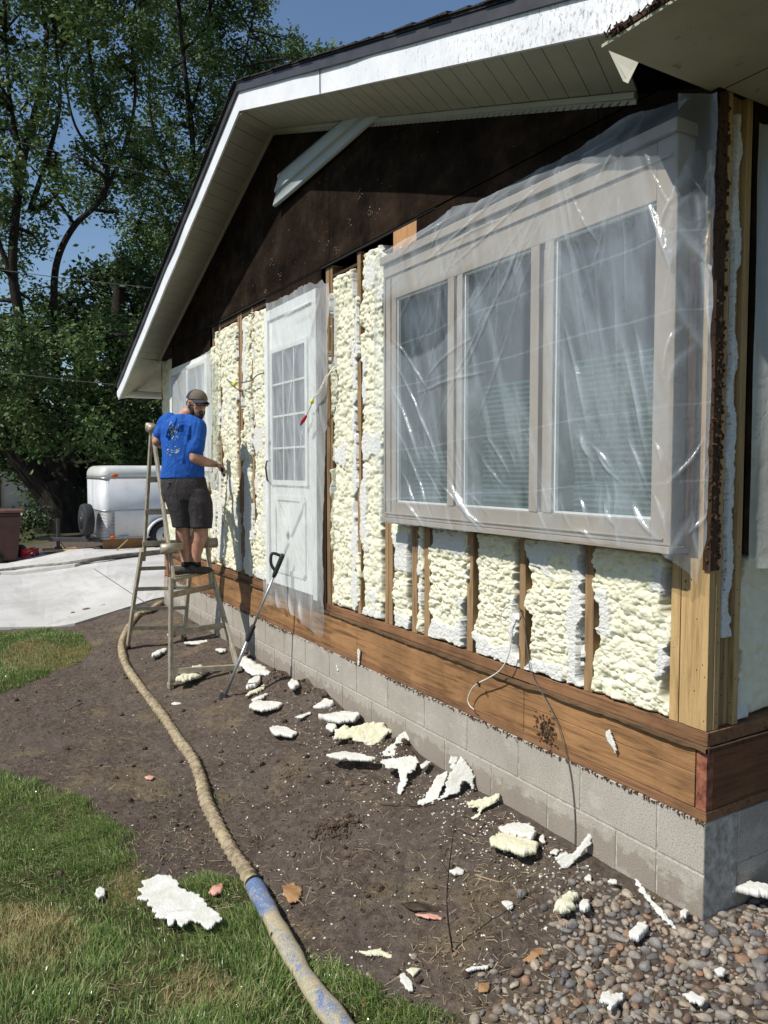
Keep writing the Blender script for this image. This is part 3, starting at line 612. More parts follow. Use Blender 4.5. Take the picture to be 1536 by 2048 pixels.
# ================================================================== GROUND
def gz(x, y):
    x = np.asarray(x, float); y = np.asarray(y, float)
    near = np.clip(1-(np.abs(x+3)-6)/3, 0, 1)*np.clip((y+4.5)/1., 0, 1)
    h = .05*(fbm(x*1.1+5, y*1.1, 2, 3)-.5)+.050*(fbm(x*4.5, y*4.5, 3, 4)-.5)+.024*(fbm(x*19, y*19, 5, 4)-.5)
    edge = np.clip(-y/.25, .25, 1)
    lump = 0
    for (cx, cy, r, a) in LUMPS: lump = lump+a*np.exp(-((x-cx)**2+(y-cy)**2)/r**2)*(.55+.9*fbm(x*16, y*16, 77, 3))
    return gz0(x, y)+h*near*edge+lump
LUMPS = []
def lump(px, py, r, a): P = G(px, py); LUMPS.append((float(P[0]), float(P[1]), r, a))
lump(660, 1395, .20, .07); lump(620, 1375, .13, .06); lump(800, 1500, .11, .05); lump(720, 1480, .12, .03); lump(650, 1665, .07, .035); lump(690, 1650, .06, .03); lump(840, 1490, .08, .05); lump(560, 1355, .12, .04)
def axis(a, b, st, far, g=1.22):
    c = list(np.arange(a, b+1e-6, st)); s = st; l = []; x = a
    while x > -far: s *= g; x -= s; l.append(x)
    s = st; r = []; x = c[-1]
    while x < far: s *= g; x += s; r.append(x)
    return np.array(l[::-1]+c+r)
xa = np.concatenate([axis(-7.6, -2.2, .03, 300)[:-1]]); xa = np.array([v for v in axis(-7.6, -2.4, .03, 300) if v <= -2.4]+list(np.arange(-2.388, 1.2, .012))+[v for v in axis(-7.6, 1.2, .03, 300) if v > 1.2])
ya = np.array([v for v in axis(-2.7, .10, .02, 300)])
X, Y = np.meshgrid(xa, ya, indexing='ij'); Zg = gz(X, Y)
k = N('ground'); n1 = k.noise(3, 8, .65); n2 = k.noise(26, 8, .7); n3 = k.noise(120, 4, .7)
c = k.ramp(n2, [(.28, (.046, .035, .028)), (.5, (.108, .084, .067)), (.72, (.20, .16, .13))])
c = k.mix(k.ramp(n1, [(.42, 0.), (.62, .55)]), c, (.14, .115, .098)); c = k.mix(k.ramp(n3, [(.60, 0.), (.72, .6)]), c, (.24, .20, .16))
c = k.mix(k.ramp(k.noise(1.3, 4, .6), [(.56, 0.), (.70, .6)]), c, (.060, .045, .036))
gm = k.at('lawn'); gg = k.ramp(n2, [(.3, (.030, .042, .014)), (.7, (.085, .085, .035))]); c = k.mix(gm, c, gg)
dm = k.at('dry'); c = k.mix(k.math('MULTIPLY', dm, k.ramp(n2, [(.3, .25), (.55, .9)])), c, (.33, .25, .12))
k.bump(k.math('ADD', n2, k.math('MULTIPLY', n3, .6)), 1., .022); M['ground'] = k.fin(c, .97, .08)
# lawn outline surveyed on the ground
def inpoly(px, py, poly):
    c = np.zeros(px.shape, bool); n = len(poly)
    for i in range(n):
        x1, y1 = poly[i][:2]; x2, y2 = poly[(i+1) % n][:2]
        if y1 == y2: continue
        c ^= ((y1 > py) != (y2 > py)) & (px < (x2-x1)*(py-y1)/(y2-y1)+x1)
    return c
def polydist(px, py, poly):
    d = np.full(px.shape, 1e9); n = len(poly)
    for i in range(n):
        x1, y1 = poly[i][:2]; x2, y2 = poly[(i+1) % n][:2]; dx, dy = x2-x1, y2-y1; L = dx*dx+dy*dy+1e-12
        t = np.clip(((px-x1)*dx+(py-y1)*dy)/L, 0, 1); d = np.minimum(d, np.hypot(px-x1-t*dx, py-y1-t*dy))
    return np.where(inpoly(px, py, poly), -d, d)
def GP(l): return [tuple(G(x, y)[:2]) for x, y in l]
LAWN1 = [(-3.6, -3.6)]+GP([(0, 1545), (90, 1570), (190, 1605), (245, 1670), (270, 1740), (330, 1775), (420, 1745), (520, 1770), (600, 1900), (700, 1935), (800, 2010), (900, 2060), (930, 2200)])+[(1.5, -1.6), (1.5, -3.6)]
LAWN2 = [(-7.9, -3.6)]+GP([(0, 1268), (100, 1258), (168, 1272), (190, 1300), (120, 1340), (60, 1372), (0, 1392)])+[(-4.7, -3.6)]
def lawnmask(x, y):
    w = .10*(fbm(x*4, y*4, 60, 4)-.5)*2
    d = np.minimum(polydist(x, y, LAWN1), polydist(x, y, LAWN2))+w
    d2 = np.minimum(d, np.where((x < -17) & (y > -30), -1., 9.))
    return ss(-d2, -.04, .06)
DRY = [GP([(0, 1830), (70, 1810), (150, 1840), (190, 1900), (110, 1960), (0, 2000)]), GP([(0, 1300), (90, 1285), (200, 1300), (110, 1340), (0, 1350)]), GP([(190, 1760), (260, 1730), (340, 1760), (300, 1830), (230, 1830)]), GP([(280, 1950), (420, 1920), (520, 2048), (300, 2048)])]
def drymask(x, y):
    d = np.full(np.shape(x), 9.)
    for q in DRY: d = np.minimum(d, polydist(x, y, q))
    m = ss(-(d+.12*(fbm(x*5, y*5, 71)-.5)*2), -.05, .06)
    return np.clip(m*.50+.25*ss(fbm(x*2.5, y*2.5, 90), .60, .78), 0, 1)
near = (X > -9) & (X < 2) & (Y > -4.5) & (Y < .6)
lm = np.zeros_like(X); dm = np.zeros_like(X); lm[near] = lawnmask(X[near], Y[near]); dm[near] = drymask(X[near], Y[near])
lm[(X < -17)] = .9; lm[(Y < -3)] = .9; lm[X > 2] = .8
dsoil = np.zeros_like(X); dsoil[near] = .45*ss(fbm(X[near]*3+9, Y[near]*3, 33), .55, .75)
o = obj('ground', np.stack([X, Y, Zg], -1).reshape(-1, 3), grid_faces(len(xa), len(ya)), M['ground'], None, True)
tag(o, 'dark trampled soil with patches of grass beside the house', 'ground', kind='structure'); attr(o, 'lawn', lm); attr(o, 'dry', np.where(lm > .5, dm, dsoil*.55))
# driveway --------------------------------------------------------
k = N('driveway'); n = k.noise(1.2, 6, .6); n2 = k.noise(60, 4, .7); c = k.ramp(n, [(.35, (.42, .41, .385)), (.65, (.54, .53, .505))]); c = k.mix(k.ramp(n2, [(.35, .25), (.6, 0.)]), c, (.32, .30, .28))
st = k.noise(4, 6, .7, k.map((.3, 2, 1))); c = k.mix(k.ramp(st, [(.5, 0.), (.7, .5)]), c, (.33, .31, .28)); st = k.noise(.9, 8, .75, None, .5); c = k.mix(k.ramp(st, [(.52, 0.), (.60, .35), (.64, .1), (.75, .4)]), c, (.27, .25, .22)); st = k.noise(7, 7, .8); c = k.mix(k.ramp(st, [(.66, 0.), (.72, .5)]), c, (.22, .20, .18)); k.bump(n2, .3, .003); M['drive'] = k.fin(c, .9, .2)
dn = GP([(-300, 1270), (0, 1258), (150, 1250), (322, 1198)])
pts = [tuple(p) for p in dn]; e = pts[-1]; pts = pts+[(e[0]-.25, 1.2), (e[0]-.4, 9.)]
slabs = []
def bpy_merge(o):
    bm = bmesh.new(); bm.from_mesh(o.data); bmesh.ops.remove_doubles(bm, verts=bm.verts[:], dist=1e-4); bmesh.ops.recalc_face_normals(bm, faces=bm.faces[:]); bm.to_mesh(o.data); bm.free()
def slab(name, near_line, far_line, top, label, mat='drive'):
    mb = MB(); n = len(near_line)
    for i in range(n-1):
        a, b, c_, d = near_line[i], near_line[i+1], far_line[i+1], far_line[i]
        k_ = 10; a, b, c_, d = [np.array(p[:2], float) for p in (a, b, c_, d)]; n0 = len(mb.v)
        for u in range(k_+1):
            for v_ in range(k_+1):
                p = (a*(1-u/k_)+b*u/k_)*(1-v_/k_)+(d*(1-u/k_)+c_*u/k_)*(v_/k_); mb.v.append((p[0], p[1], float(gz0(p[0], p[1]))+top))
        for u in range(k_):
            for v_ in range(k_): mb.f.append((n0+u*(k_+1)+v_, n0+(u+1)*(k_+1)+v_, n0+(u+1)*(k_+1)+v_+1, n0+u*(k_+1)+v_+1))
        for v_ in (0, k_):
            e0 = len(mb.v)
            for u in range(k_+1): p = mb.v[n0+u*(k_+1)+v_]; mb.v.append((p[0], p[1], p[2]-.25))
            for u in range(k_): mb.f.append((n0+u*(k_+1)+v_, n0+(u+1)*(k_+1)+v_, e0+u+1, e0+u))
    o = mb.build(name, M[mat]); tag(o, label, 'driveway', kind='structure'); bpy_merge(o); return o
mid = [(-12.7-.0*i, p[1]) for i, p in enumerate(pts)]
mid = GP([(-300, 1185), (0, 1152), (150, 1137), (350, 1107)])+[(-11.4, 3.), (-11., 9.)]; farl = GP([(-300, 1135), (0, 1116), (150, 1106), (290, 1099)])+[(-13.8, 3.), (-13.6, 9.)]
slab('driveway', pts, mid, .022, 'sunlit pale concrete driveway slab beyond the dirt')
slab('pavement', [(m_[0]-.02, m_[1]) for m_ in mid], farl, .075, 'raised pale concrete strip under the trailer jack')
mb = MB()
for (a, b) in (((40, 1000), (0, 0)),): pass
P1, P2 = G(188, 1140), G(300, 1215)
mb.bar((P1[0], P1[1], float(gz0(P1[0], P1[1]))+.0225), (P2[0]-.1, P2[1], float(gz0(P2[0], P2[1]))+.0225), .012, .003); P3 = (-7.6, 0)
jo = mb.build('pavement_joint', M['mortar'] if False else simple('joint_dark', (.10, .095, .085), None, .95, 20, 0)); tag(jo, 'dark control joint cut across the pale driveway', 'joint', kind='structure')
mb = MB(); mb.box(-60, -24, -12, 30, -.5, -.10); o = mb.build('road', simple('road', (.30, .28, .25), (.22, .2, .18), .95, 3, .1)); tag(o, 'dull grey paved strip far behind the tree', 'road', kind='structure')
# ---------------------------------------------------------------- grass blades
def blades(name, n, region, hrange, wid, label, seed, mask, mat, lean=.6):
    R = np.random.RandomState(seed); x0, x1, y0, y1 = region
    x = R.uniform(x0, x1, n); y = R.uniform(y0, y1, n); m = mask(x, y)
    keep = R.rand(n) < m; x, y, m = x[keep], y[keep], m[keep]; n = len(x)
    tuft = .55+.9*fbm(x*6, y*6, seed+5, 3)
    h = R.uniform(*hrange, n)*tuft*(.45+.55*m); a = R.uniform(0, 2*np.pi, n); a2 = a+R.normal(0, .5, n)+np.pi/2; l = np.abs(R.normal(0, lean, n))+.1
    comb = fbm(x*1.5, y*1.5, seed+9)*6.28*1.5; lx = np.cos(comb)*.5+np.cos(a2)*.7; ly = np.sin(comb)*.5+np.sin(a2)*.7
    z = gz(x, y)-.004; w = R.uniform(.6, 1.2, n)*wid; dx, dy = np.cos(a)*w, np.sin(a)*w
    V = np.zeros((n, 5, 3)); ox, oy = lx*l*h, ly*l*h
    V[:, 0] = np.stack([x-dx, y-dy, z], 1); V[:, 1] = np.stack([x+dx, y+dy, z], 1)
    V[:, 2] = np.stack([x+dx*.8+ox*.4, y+dy*.8+oy*.4, z+h*.62], 1); V[:, 3] = np.stack([x-dx*.8+ox*.4, y-dy*.8+oy*.4, z+h*.62], 1)
    V[:, 4] = np.stack([x+ox*1.1, y+oy*1.1, z+h*(1-.25*np.clip(l, 0, 1.4))], 1)
    b = np.arange(n)*5; F = np.concatenate([np.stack([b, b+1, b+2, b+3], 1)]); T = np.stack([b+3, b+2, b+4, b+4], 1)
    me = D.meshes.new(name); V = V.reshape(-1, 3).astype(np.float32); me.vertices.add(len(V)); me.vertices.foreach_set('co', V.ravel())
    loops = np.concatenate([F.ravel(), T[:, :3].ravel()]).astype(np.int32); me.loops.add(len(loops)); me.loops.foreach_set('vertex_index', loops)
    starts = np.concatenate([np.arange(n)*4, 4*n+np.arange(n)*3]).astype(np.int32); me.polygons.add(2*n); me.polygons.foreach_set('loop_start', starts); me.update(calc_edges=True)
    me.materials.append(mat); o = D.objects.new(name, me); COL.objects.link(o); tag(o, label, 'grass', kind='stuff')
    attr(o, 'dry', np.repeat(np.clip(drymask(x, y)+R.normal(0, .2, n), 0, 1), 5)); attr(o, 'tone', np.repeat(R.rand(n), 5)); return o
k = N('grass'); c = k.ramp(k.at('tone'), [(0., (.085, .155, .030)), (.5, (.17, .26, .065)), (.86, (.27, .34, .12)), (1., (.50, .44, .26))]); c = k.mix(k.ramp(k.at('dry'), [(.3, 0.), (.8, 1.)]), c, (.40, .31, .15)); k.L(k.at('tone'), k.b.inputs['Roughness'])
k.fin(c, .45, .35); tl = k.n('ShaderNodeBsdfTranslucent'); k.L(c, tl.inputs[0]); mx = k.n('ShaderNodeMixShader'); mx.inputs[0].default_value = .3; k.L(k.b.outputs[0], mx.inputs[1]); k.L(tl.outputs[0], mx.inputs[2]); k.L(mx.outputs[0], k.o.inputs[0]); M['grass'] = k.m
dens = lambda s, a: (lambda x, y: np.clip(lawnmask(x, y)*(a+(1-a)*ss(fbm(x*3, y*3, s), .40, .55)), 0, 1))
blades('lawn_grass', 230000, (-3.4, .6, -2.62, -.9), (.024, .070), .0016, 'green lawn with straw-coloured patches in the near corner', 1, dens(300, .3), M['grass'], .8)
blades('lawn_grass', 60000, (-8.1, -4.6, -2.6, -.9), (.03, .065), .0026, 'small patch of green and straw-dry lawn by the driveway', 2, dens(301, .6), M['grass'], .7)
sp = lambda x, y: np.clip((1-lawnmask(x, y))*ss(fbm(x*2.2, y*2.2, 400), .60, .72)*.5*(x > -5)+.5*np.exp(-((x+2.9)**2+(y+1.75)**2)/.02), 0, 1)
blades('weed_sprouts', 26000, (-5, .5, -2.4, -.05), (.012, .04), .0015, 'thin weeds and grass sprouts scattered over the bare soil', 3, sp, M['grass'], 1.0)
# loose straw and twigs on soil
R = np.random.RandomState(5); mb = MB()
n = 13000
for i in range(n):
    x = R.uniform(-5.5, .9) if R.rand() < .4 else R.uniform(-2.2, .6); y = R.uniform(-2.3, -.04)
    if float(vn(x*2.3, y*2.3, 88)) < R.rand()*.9: continue
    L = R.uniform(.008, .045)*(1 if R.rand() < .9 else 1.8); a = R.uniform(0, 6.28); z = float(gz(x, y)); s = R.uniform(.0006, .0014); dz = R.uniform(-.2, .35)*L
    mb.bar((x, y, z+.002), (x+L*math.cos(a), y+L*math.sin(a), z+.004+max(dz, -.001)), s*1.5, s)
k = N('straw'); gi = k.n('ShaderNodeNewGeometry'); c = k.ramp(gi.outputs['Random Per Island'], [(0., (.10, .06, .035)), (.35, (.25, .18, .10)), (1., (.50, .42, .28))]); M['straw'] = k.fin(c, .8, .2)
o = mb.build('straw_litter', M['straw']); tag(o, 'bits of dry straw and thin twigs littering the soil', 'straw', kind='stuff')
# clods
def rockmesh(mb, c, r, seed, sub=1, n=10, m=7, am=.05):
    n0 = len(mb.v); Rr = random.Random(seed); rz_ = Rr.uniform(0, 6.28); tx = Rr.uniform(-.5, .5); Rm = Matrix.Rotation(rz_, 3, 'Z') @ Matrix.Rotation(tx, 3, 'X')
    sd = [Vector((Rr.gauss(0, 1), Rr.gauss(0, 1), Rr.gauss(0, 1))).normalized() for _ in range(11)]; ca = [Rr.uniform(.66, .92) for _ in range(11)]
    for i in range(m+1):
        th = math.pi*i/m
        for j in range(n):
            a = 2*math.pi*j/n; d = Vector((math.sin(th)*math.cos(a), math.sin(th)*math.sin(a), math.cos(th))); k_ = 1.
            for q, cc in zip(sd, ca):
                t = d.dot(q)
                if t > cc: k_ = min(k_, (cc/t)*(1-am*.3)+am*.3)
            p = Rm @ Vector((d.x*r[0]*k_, d.y*r[1]*k_, d.z*r[2]*k_)); mb.v.append((c[0]+p.x, c[1]+p.y, c[2]+p.z))
    for i in range(m):
        for j in range(n): mb.f.append((n0+i*n+j, n0+(i+1)*n+j, n0+(i+1)*n+(j+1) % n, n0+i*n+(j+1) % n))
mb = MB(); r2 = random.Random(8)
for i in range(7000):
    if r2.random() < .35 and LUMPS:
        l = r2.choice(LUMPS); x = l[0]+r2.gauss(0, l[2]*.7); y = min(-.03, l[1]+r2.gauss(0, l[2]*.6))
    else: x = r2.uniform(-6.5, .3) if r2.random() < .4 else r2.uniform(-2.6, .9); y = r2.uniform(-2.1, -.03)
    s = r2.uniform(.0015, .008)*(1+2.2*(r2.random() < .05)); rockmesh(mb, (x, y, float(gz(x, y))+s*.3), (s, s*r2.uniform(.6, 1), s*r2.uniform(.5, .9)), i, n=6, m=4)
k = N('clod'); gi = k.n('ShaderNodeNewGeometry'); c = k.ramp(gi.outputs['Random Per Island'], [(0., (.035, .024, .018)), (.6, (.085, .062, .046)), (.93, (.12, .085, .06)), (1., (.20, .16, .12))]); k.bump(k.noise(90, 5, .7), .6, .004); M['clod'] = k.fin(c, .97, .08)
o = mb.build('soil_clods', M['clod'], smooth=False); tag(o, 'crumbly dark soil clods strewn along the foundation', 'clods', kind='stuff')
# foam crumbs
mb = MB()
for i in range(1100):
    t = r2.random(); P = G(r2.gauss(640+500*t, 60), r2.gauss(1420+330*t, 45)) if r2.random() < .6 else G(r2.uniform(250, 1000), r2.uniform(1290, 1950))
    if P[1] > -.03: continue
    s = r2.uniform(.0018, .0055); rockmesh(mb, (P[0], P[1], float(gz(P[0], P[1]))+s*.6), (s*1.5, s, s*.7), i, n=6, m=4)
M['crumb'] = simple('foam_crumb', (.70, .70, .65), (.58, .57, .48), .8, 60, .2)
o = mb.build('foam_crumbs', M['crumb']); tag(o, 'tiny white foam crumbs sprinkled over the dark soil', 'crumbs', kind='stuff')
# river rock bed ------------------------------------------------
ROCK = GP([(1150, 1792), (1200, 1800), (1400, 1830)])+[(0., .0), (.0, 3.0), (2.2, 3.), (2.2, -.6), (.2, -1.1)]+GP([(930, 2090), (1050, 2010), (1120, 1945), (1150, 1900), (1110, 1845)])
mb = MB(); r2 = random.Random(21); placed = []; cell = {}
def okp(x, y, r):
    for a in (-1, 0, 1):
        for b in (-1, 0, 1):
            for (u, v, q) in cell.get((int(x//.06)+a, int(y//.06)+b), ()):
                if (u-x)**2+(v-y)**2 < (.70*(q+r))**2: return False
    return True
cnt = 0
cand = []
for i in range(62000):
    x = r2.uniform(-.75, 1.9); y = r2.uniform(-1.15, 2.6)
    if x < .015 and y > -.012: continue
    cand.append((x, y, min(.030, .005+abs(r2.gauss(0, .0072)))))
ca = np.array(cand); pdv = polydist(ca[:, 0], ca[:, 1], ROCK)
for (x, y, r), d in sorted(zip(cand, pdv), key=lambda t: -t[0][2]):
    if d > 0 and r2.random() > math.exp(-d/.07)*.45: continue
    if not okp(x, y, r): continue
    cell.setdefault((int(x//.06), int(y//.06)), []).append((x, y, r)); cnt += 1
    rockmesh(mb, (x, y, float(gz(x, y))+r*r2.uniform(-.05, .32)), (r*r2.uniform(1.0, 1.5), r*r2.uniform(.65, 1.0), r*r2.uniform(.45, .85)), 1000+cnt, n=12, m=8)
k = N('river_rock'); gi = k.n('ShaderNodeNewGeometry'); rn = gi.outputs['Random Per Island']
c = k.ramp(rn, [(0., (.16, .155, .15)), (.14, (.25, .23, .20)), (.30, (.31, .265, .21)), (.46, (.19, .15, .115)), (.58, (.32, .25, .18)), (.70, (.27, .155, .085)), (.78, (.09, .09, .095)), (.86, (.40, .34, .26)), (.93, (.13, .08, .055)), (.97, (.21, .20, .19))], 'CONSTANT')
c = k.mix(k.ramp(k.noise(55, 6, .7), [(.35, .7), (.62, 0.)]), c, (.10, .078, .06)); c = k.mix(k.ramp(k.noise(230, 3, .7), [(.55, 0.), (.7, .4)]), c, (.45, .42, .37)); k.bump(k.noise(120, 5, .7), .25, .003); M['rock'] = k.fin(c, .72, .3)
o = mb.build('river_gravel', M['rock'], smooth=True); tag(o, 'bed of rounded brown and grey river stones by the house corner', 'gravel', kind='stuff')
print('rocks', cnt)
# ================================================================== FOAM SCRAPS
M['scrapw'] = None
def scrapmat(name, a, b):
    k = N(name); k.bump(k.math('ADD', k.noise(120, 4, .7), k.math('MULTIPLY', k.vor(60), .8)), .35, .004); cc_ = k.ramp(k.noise(14, 5, .6), [(.35, b), (.6, a)]); dn_ = k.noise(22, 7, .8); return k.fin(k.mix(k.ramp(dn_, [(.56, 0.), (.70, .55)]), cc_, (.26, .20, .15)), .8, .15)
M['fw'] = scrapmat('foam_scrap_white', (.63, .63, .59), (.53, .52, .45)); M['fy'] = scrapmat('foam_scrap_cream', (.62, .605, .46), (.54, .52, .35)); M['fp'] = scrapmat('pink_insulation', (.62, .34, .27), (.45, .22, .16)); M['card'] = scrapmat('torn_board', (.36, .21, .10), (.20, .11, .05))
M['foot'] = scrapmat('dark_bark', (.07, .05, .035), (.02, .015, .01))
def conv(l, org, sc): return [(org[0]+x/sc, org[1]+y/sc) for x, y in l]
def scrap(label, outline, thick=.02, up=False, lean=.25, mat='fw', name='foam_scrap', cat='foam scrap', group='torn foam scraps on the ground', lift=0., bs=(.028, .020), step=1.1, wall=None, bumpy=1., curl=0.):
    ol = np.array(outline, float); x0, y0 = ol.min(0)-2; x1, y1 = ol.max(0)+2
    step = max(step, min(x1-x0, y1-y0)/60) if (x1-x0)*(y1-y0) < 9000 else step*1.3
    xs = np.arange(x0, x1, step); ys = np.arange(y0, y1, step); PX, PY = np.meshgrid(xs, ys, indexing='ij')
    nd = (fbm(PX*.13, PY*.20, int(x0) % 97, 3)-.5)*2*min(4.2, (min(x1-x0, y1-y0))*.10)+(fbm(PX*.5, PY*.5, int(x0) % 89, 2)-.5)*(1.5 if up else .5)
    sd = -(polydist(PX, PY, [tuple(p) for p in outline])+nd); inside = sd > 0
    base = ol[ol[:, 1].argmax()]
    if wall is not None:
        P3 = np.array([W(a, b, wall) for a, b in zip(PX.ravel(), PY.ravel())]); nrm = np.array([0, -1., 0])
    elif up:
        B = G(*base); B[2] = float(gz(B[0], B[1]))-.004; d0 = depth(B); hz_ = (base[1]-PY.ravel())/FPX*d0
        dd = d0+hz_*lean; rays = FV[None]+RV[None]*((PX.ravel()-768)/FPX)[:, None]+UV[None]*((1024-PY.ravel())/FPX)[:, None]; P3 = CAM+rays*dd[:, None]; nrm = -FV+np.array([0, 0, .25]); nrm /= np.linalg.norm(nrm)
    else:
        rays = FV[None]+RV[None]*((PX.ravel()-768)/FPX)[:, None]+UV[None]*((1024-PY.ravel())/FPX)[:, None]
        Pm = G(*ol.mean(0)); zz = float(gz(Pm[0], Pm[1]))+lift+thick*.4
        P3 = CAM+rays*((zz-CAM[2])/rays[:, 2])[:, None]; nrm = np.array([0, 0, 1.])
    C0 = P3[inside.ravel()].mean(0); mpp = depth(C0)/FPX
    sc = mpp*step
    thick = thick*((.62 if mat == 'fw' else .8) if (up or wall is not None) else .55); lift = lift*.7; e = np.clip(sd*mpp/(thick*(.45 if mat == 'fw' else .8)), 0, 1); u = P3[:, 0].reshape(PX.shape); v = (P3[:, 1]+P3[:, 2]*(1 if up or wall is not None else 0)).reshape(PX.shape)
    s_ = int(x0*7+y0) % 500
    bk = .62 if mat == 'fy' else .22; u2 = u+.012*(fbm(u*30, v*30, s_+5)-.5)*2; v2 = v+.012*(fbm(u*30, v*30, s_+6)-.5)*2; tilt_ = fbm(u*9, v*9, s_+8, 3)
    h = thick*(.40+.60*tilt_+bk*(.40*bub(u2, v2, bs[0], bs[1], s_)+.2*bub(u2, v2, bs[0]*.45, bs[1]*.45, s_+2))*bumpy)*np.sqrt(1-(1-e)**2)+min(.006, .16*thick)*(fbm(u*110, v*110, s_+3)-.5)*(1 if up else .4)
    if curl: cc = (u-u[inside].mean()); h = h+curl*cc**2/max(.01, (cc[inside]**2).max())
    top = P3+nrm[None]*h.ravel()[:, None]; bot = P3-nrm[None]*(thick*.45*np.sqrt(1-(1-e.ravel())**2))[:, None]+nrm[None]*((curl*((u-u[inside].mean())**2)/max(.01, ((u-u[inside].mean())[inside]**2).max())).ravel()[:, None] if curl else 0)
    nu, nv = PX.shape; cellin = inside[:-1, :-1] & inside[1:, :-1] & inside[1:, 1:] & inside[:-1, 1:]
    idx = np.arange(nu*nv).reshape(nu, nv); q = np.stack([idx[:-1, :-1], idx[1:, :-1], idx[1:, 1:], idx[:-1, 1:]], -1)[cellin]
    if len(q) < 3: return None
    F = [q[:, ::-1], q+nu*nv]
    ci = np.pad(cellin, 1)
    for (di, dj, a, b) in ((-1, 0, 0, 3), (1, 0, 2, 1), (0, -1, 1, 0), (0, 1, 3, 2)):
        nb = ci[1+di:ci.shape[0]-1+di, 1+dj:ci.shape[1]-1+dj]; ed = cellin & ~nb
        Q = np.stack([idx[:-1, :-1], idx[1:, :-1], idx[1:, 1:], idx[:-1, 1:]], -1)[ed]
        if len(Q): F.append(np.stack([Q[:, a], Q[:, b], Q[:, b]+nu*nv, Q[:, a]+nu*nv], 1))
    V = np.concatenate([top, bot]); F = np.concatenate(F); used, inv = np.unique(F, return_inverse=True); V = V[used]; F = inv.reshape(F.shape)
    c = V.mean(0); c[2] = V[:, 2].min(); o = obj(name, V-c, F, M[mat], None, True); o.location = tuple(map(float, c)); tag(o, label, cat, group)
    bm = bmesh.new(); bm.from_mesh(o.data); bmesh.ops.recalc_face_normals(bm, faces=bm.faces[:]); bm.to_mesh(o.data); bm.free(); return o
c7 = lambda l: conv(l, (0, 1300), 1.92); c4 = lambda l: conv(l, (560, 1330), 3.072); c6 = lambda l: conv(l, (700, 1000), 1.837); c8 = lambda l: conv(l, (980, 1700), 2.763); c2 = lambda l: conv(l, (300, 1040), 3.84); cb = lambda l: conv(l, (700, 1550), 1.837)
scrap('large flat jagged white foam sheet lying on the lawn', c7([(545, 890), (600, 866), (660, 870), (690, 900), (690, 915), (770, 945), (800, 985), (830, 1003), (857, 1040), (832, 1052), (815, 1075), (785, 1068), (770, 1050), (735, 1045), (700, 1064), (684, 1058), (675, 1040), (668, 1060), (640, 1066), (648, 1028), (625, 1032), (588, 1030), (606, 1012), (575, 1006), (590, 990), (556, 982), (568, 965), (528, 958), (545, 940), (528, 920), (550, 908)]), .016, bs=(.05, .02), lift=.055, bumpy=.5)
scrap('small round white foam lump alone on the lawn', c7([(368, 925), (385, 914), (405, 922), (402, 948), (380, 956), (366, 945)]), .022, lift=.012)
scrap('pink scrap of insulation in the grass beside the hose', c7([(800, 935), (822, 905), (850, 898), (862, 920), (850, 938), (815, 945)]), .025, mat='fp', name='insulation_scrap', cat='insulation scrap', group='pink insulation bits')
scrap('tiny pink scrap on bare soil left of the hose', c7([(553, 488), (575, 482), (598, 488), (585, 498), (560, 500)]), .02, mat='fp', name='insulation_scrap', cat='insulation scrap', group='pink insulation bits')
scrap('flat oval foam flake lying alone on soil, left of the main pile', c7([(1030, 300), (1080, 293), (1145, 320), (1120, 337), (1050, 327)]), .028, lift=.008)
scrap('thick lumpy white slab at the top of the foam pile', c4([(235, 318), (270, 300), (330, 296), (400, 292), (480, 298), (496, 318), (470, 345), (430, 352), (370, 358), (300, 345), (245, 335)]), .05, lift=.03)
scrap('wide curved cream foam shell hanging over a dark hollow', c4([(327, 455), (340, 395), (395, 366), (430, 380), (500, 358), (560, 352), (610, 350), (640, 345), (650, 375), (698, 403), (655, 440), (610, 485), (560, 502), (520, 485), (480, 478), (440, 452), (380, 462)]), .035, True, .9, 'fy', bs=(.05, .03))
scrap('small pale slab tucked behind the curved cream shell', c4([(278, 395), (292, 362), (345, 358), (350, 395), (320, 415)]), .03, lift=.02)
scrap('long thin white foam strip lying below the cream shell', c4([(270, 545), (285, 560), (330, 578), (420, 585), (560, 592), (602, 580), (540, 562), (480, 548), (380, 535), (300, 552)]), .03, lift=.025)
scrap('white foam shard pointing up against the block wall', c4([(620, 562), (660, 500), (700, 480), (722, 438), (790, 385), (816, 415), (795, 470), (775, 530), (740, 552), (690, 565)]), .035, True, .8)
scrap('white foam piece shaped like a tooth, in the middle of the pile', c4([(610, 590), (680, 568), (760, 560), (842, 555), (856, 590), (830, 650), (790, 670), (775, 730), (742, 803), (718, 785), (720, 740), (742, 715), (722, 640), (650, 630)]), .04, True, 1.4)
scrap('small white chip right of the tooth shaped piece', c4([(853, 622), (900, 592), (932, 600), (900, 632), (870, 636)]), .02, lift=.02)
scrap('long white foam tongue leaning left of the tall slab', c4([(830, 865), (850, 835), (888, 820), (910, 770), (960, 685), (1032, 640), (1030, 680), (990, 770), (960, 840), (900, 852), (850, 864)]), .035, True, 1.1)
scrap('tall upright white foam slab with ragged top by the block wall', c4([(965, 832), (1008, 795), (1022, 700), (1052, 650), (1035, 600), (1050, 552), (1092, 568), (1082, 612), (1112, 558), (1142, 580), (1180, 640), (1202, 690), (1186, 730), (1207, 770), (1172, 768), (1160, 730), (1122, 715), (1108, 770), (1070, 800), (1010, 815)]), .03, True, .55)
scrap('folded cream foam piece with a pointed corner resting on the wall', c4([(1130, 830), (1200, 832), (1290, 805), (1352, 788), (1330, 845), (1262, 880), (1222, 930), (1182, 962), (1170, 945), (1210, 908), (1225, 878), (1160, 870)]), .025, True, .9, 'fy')
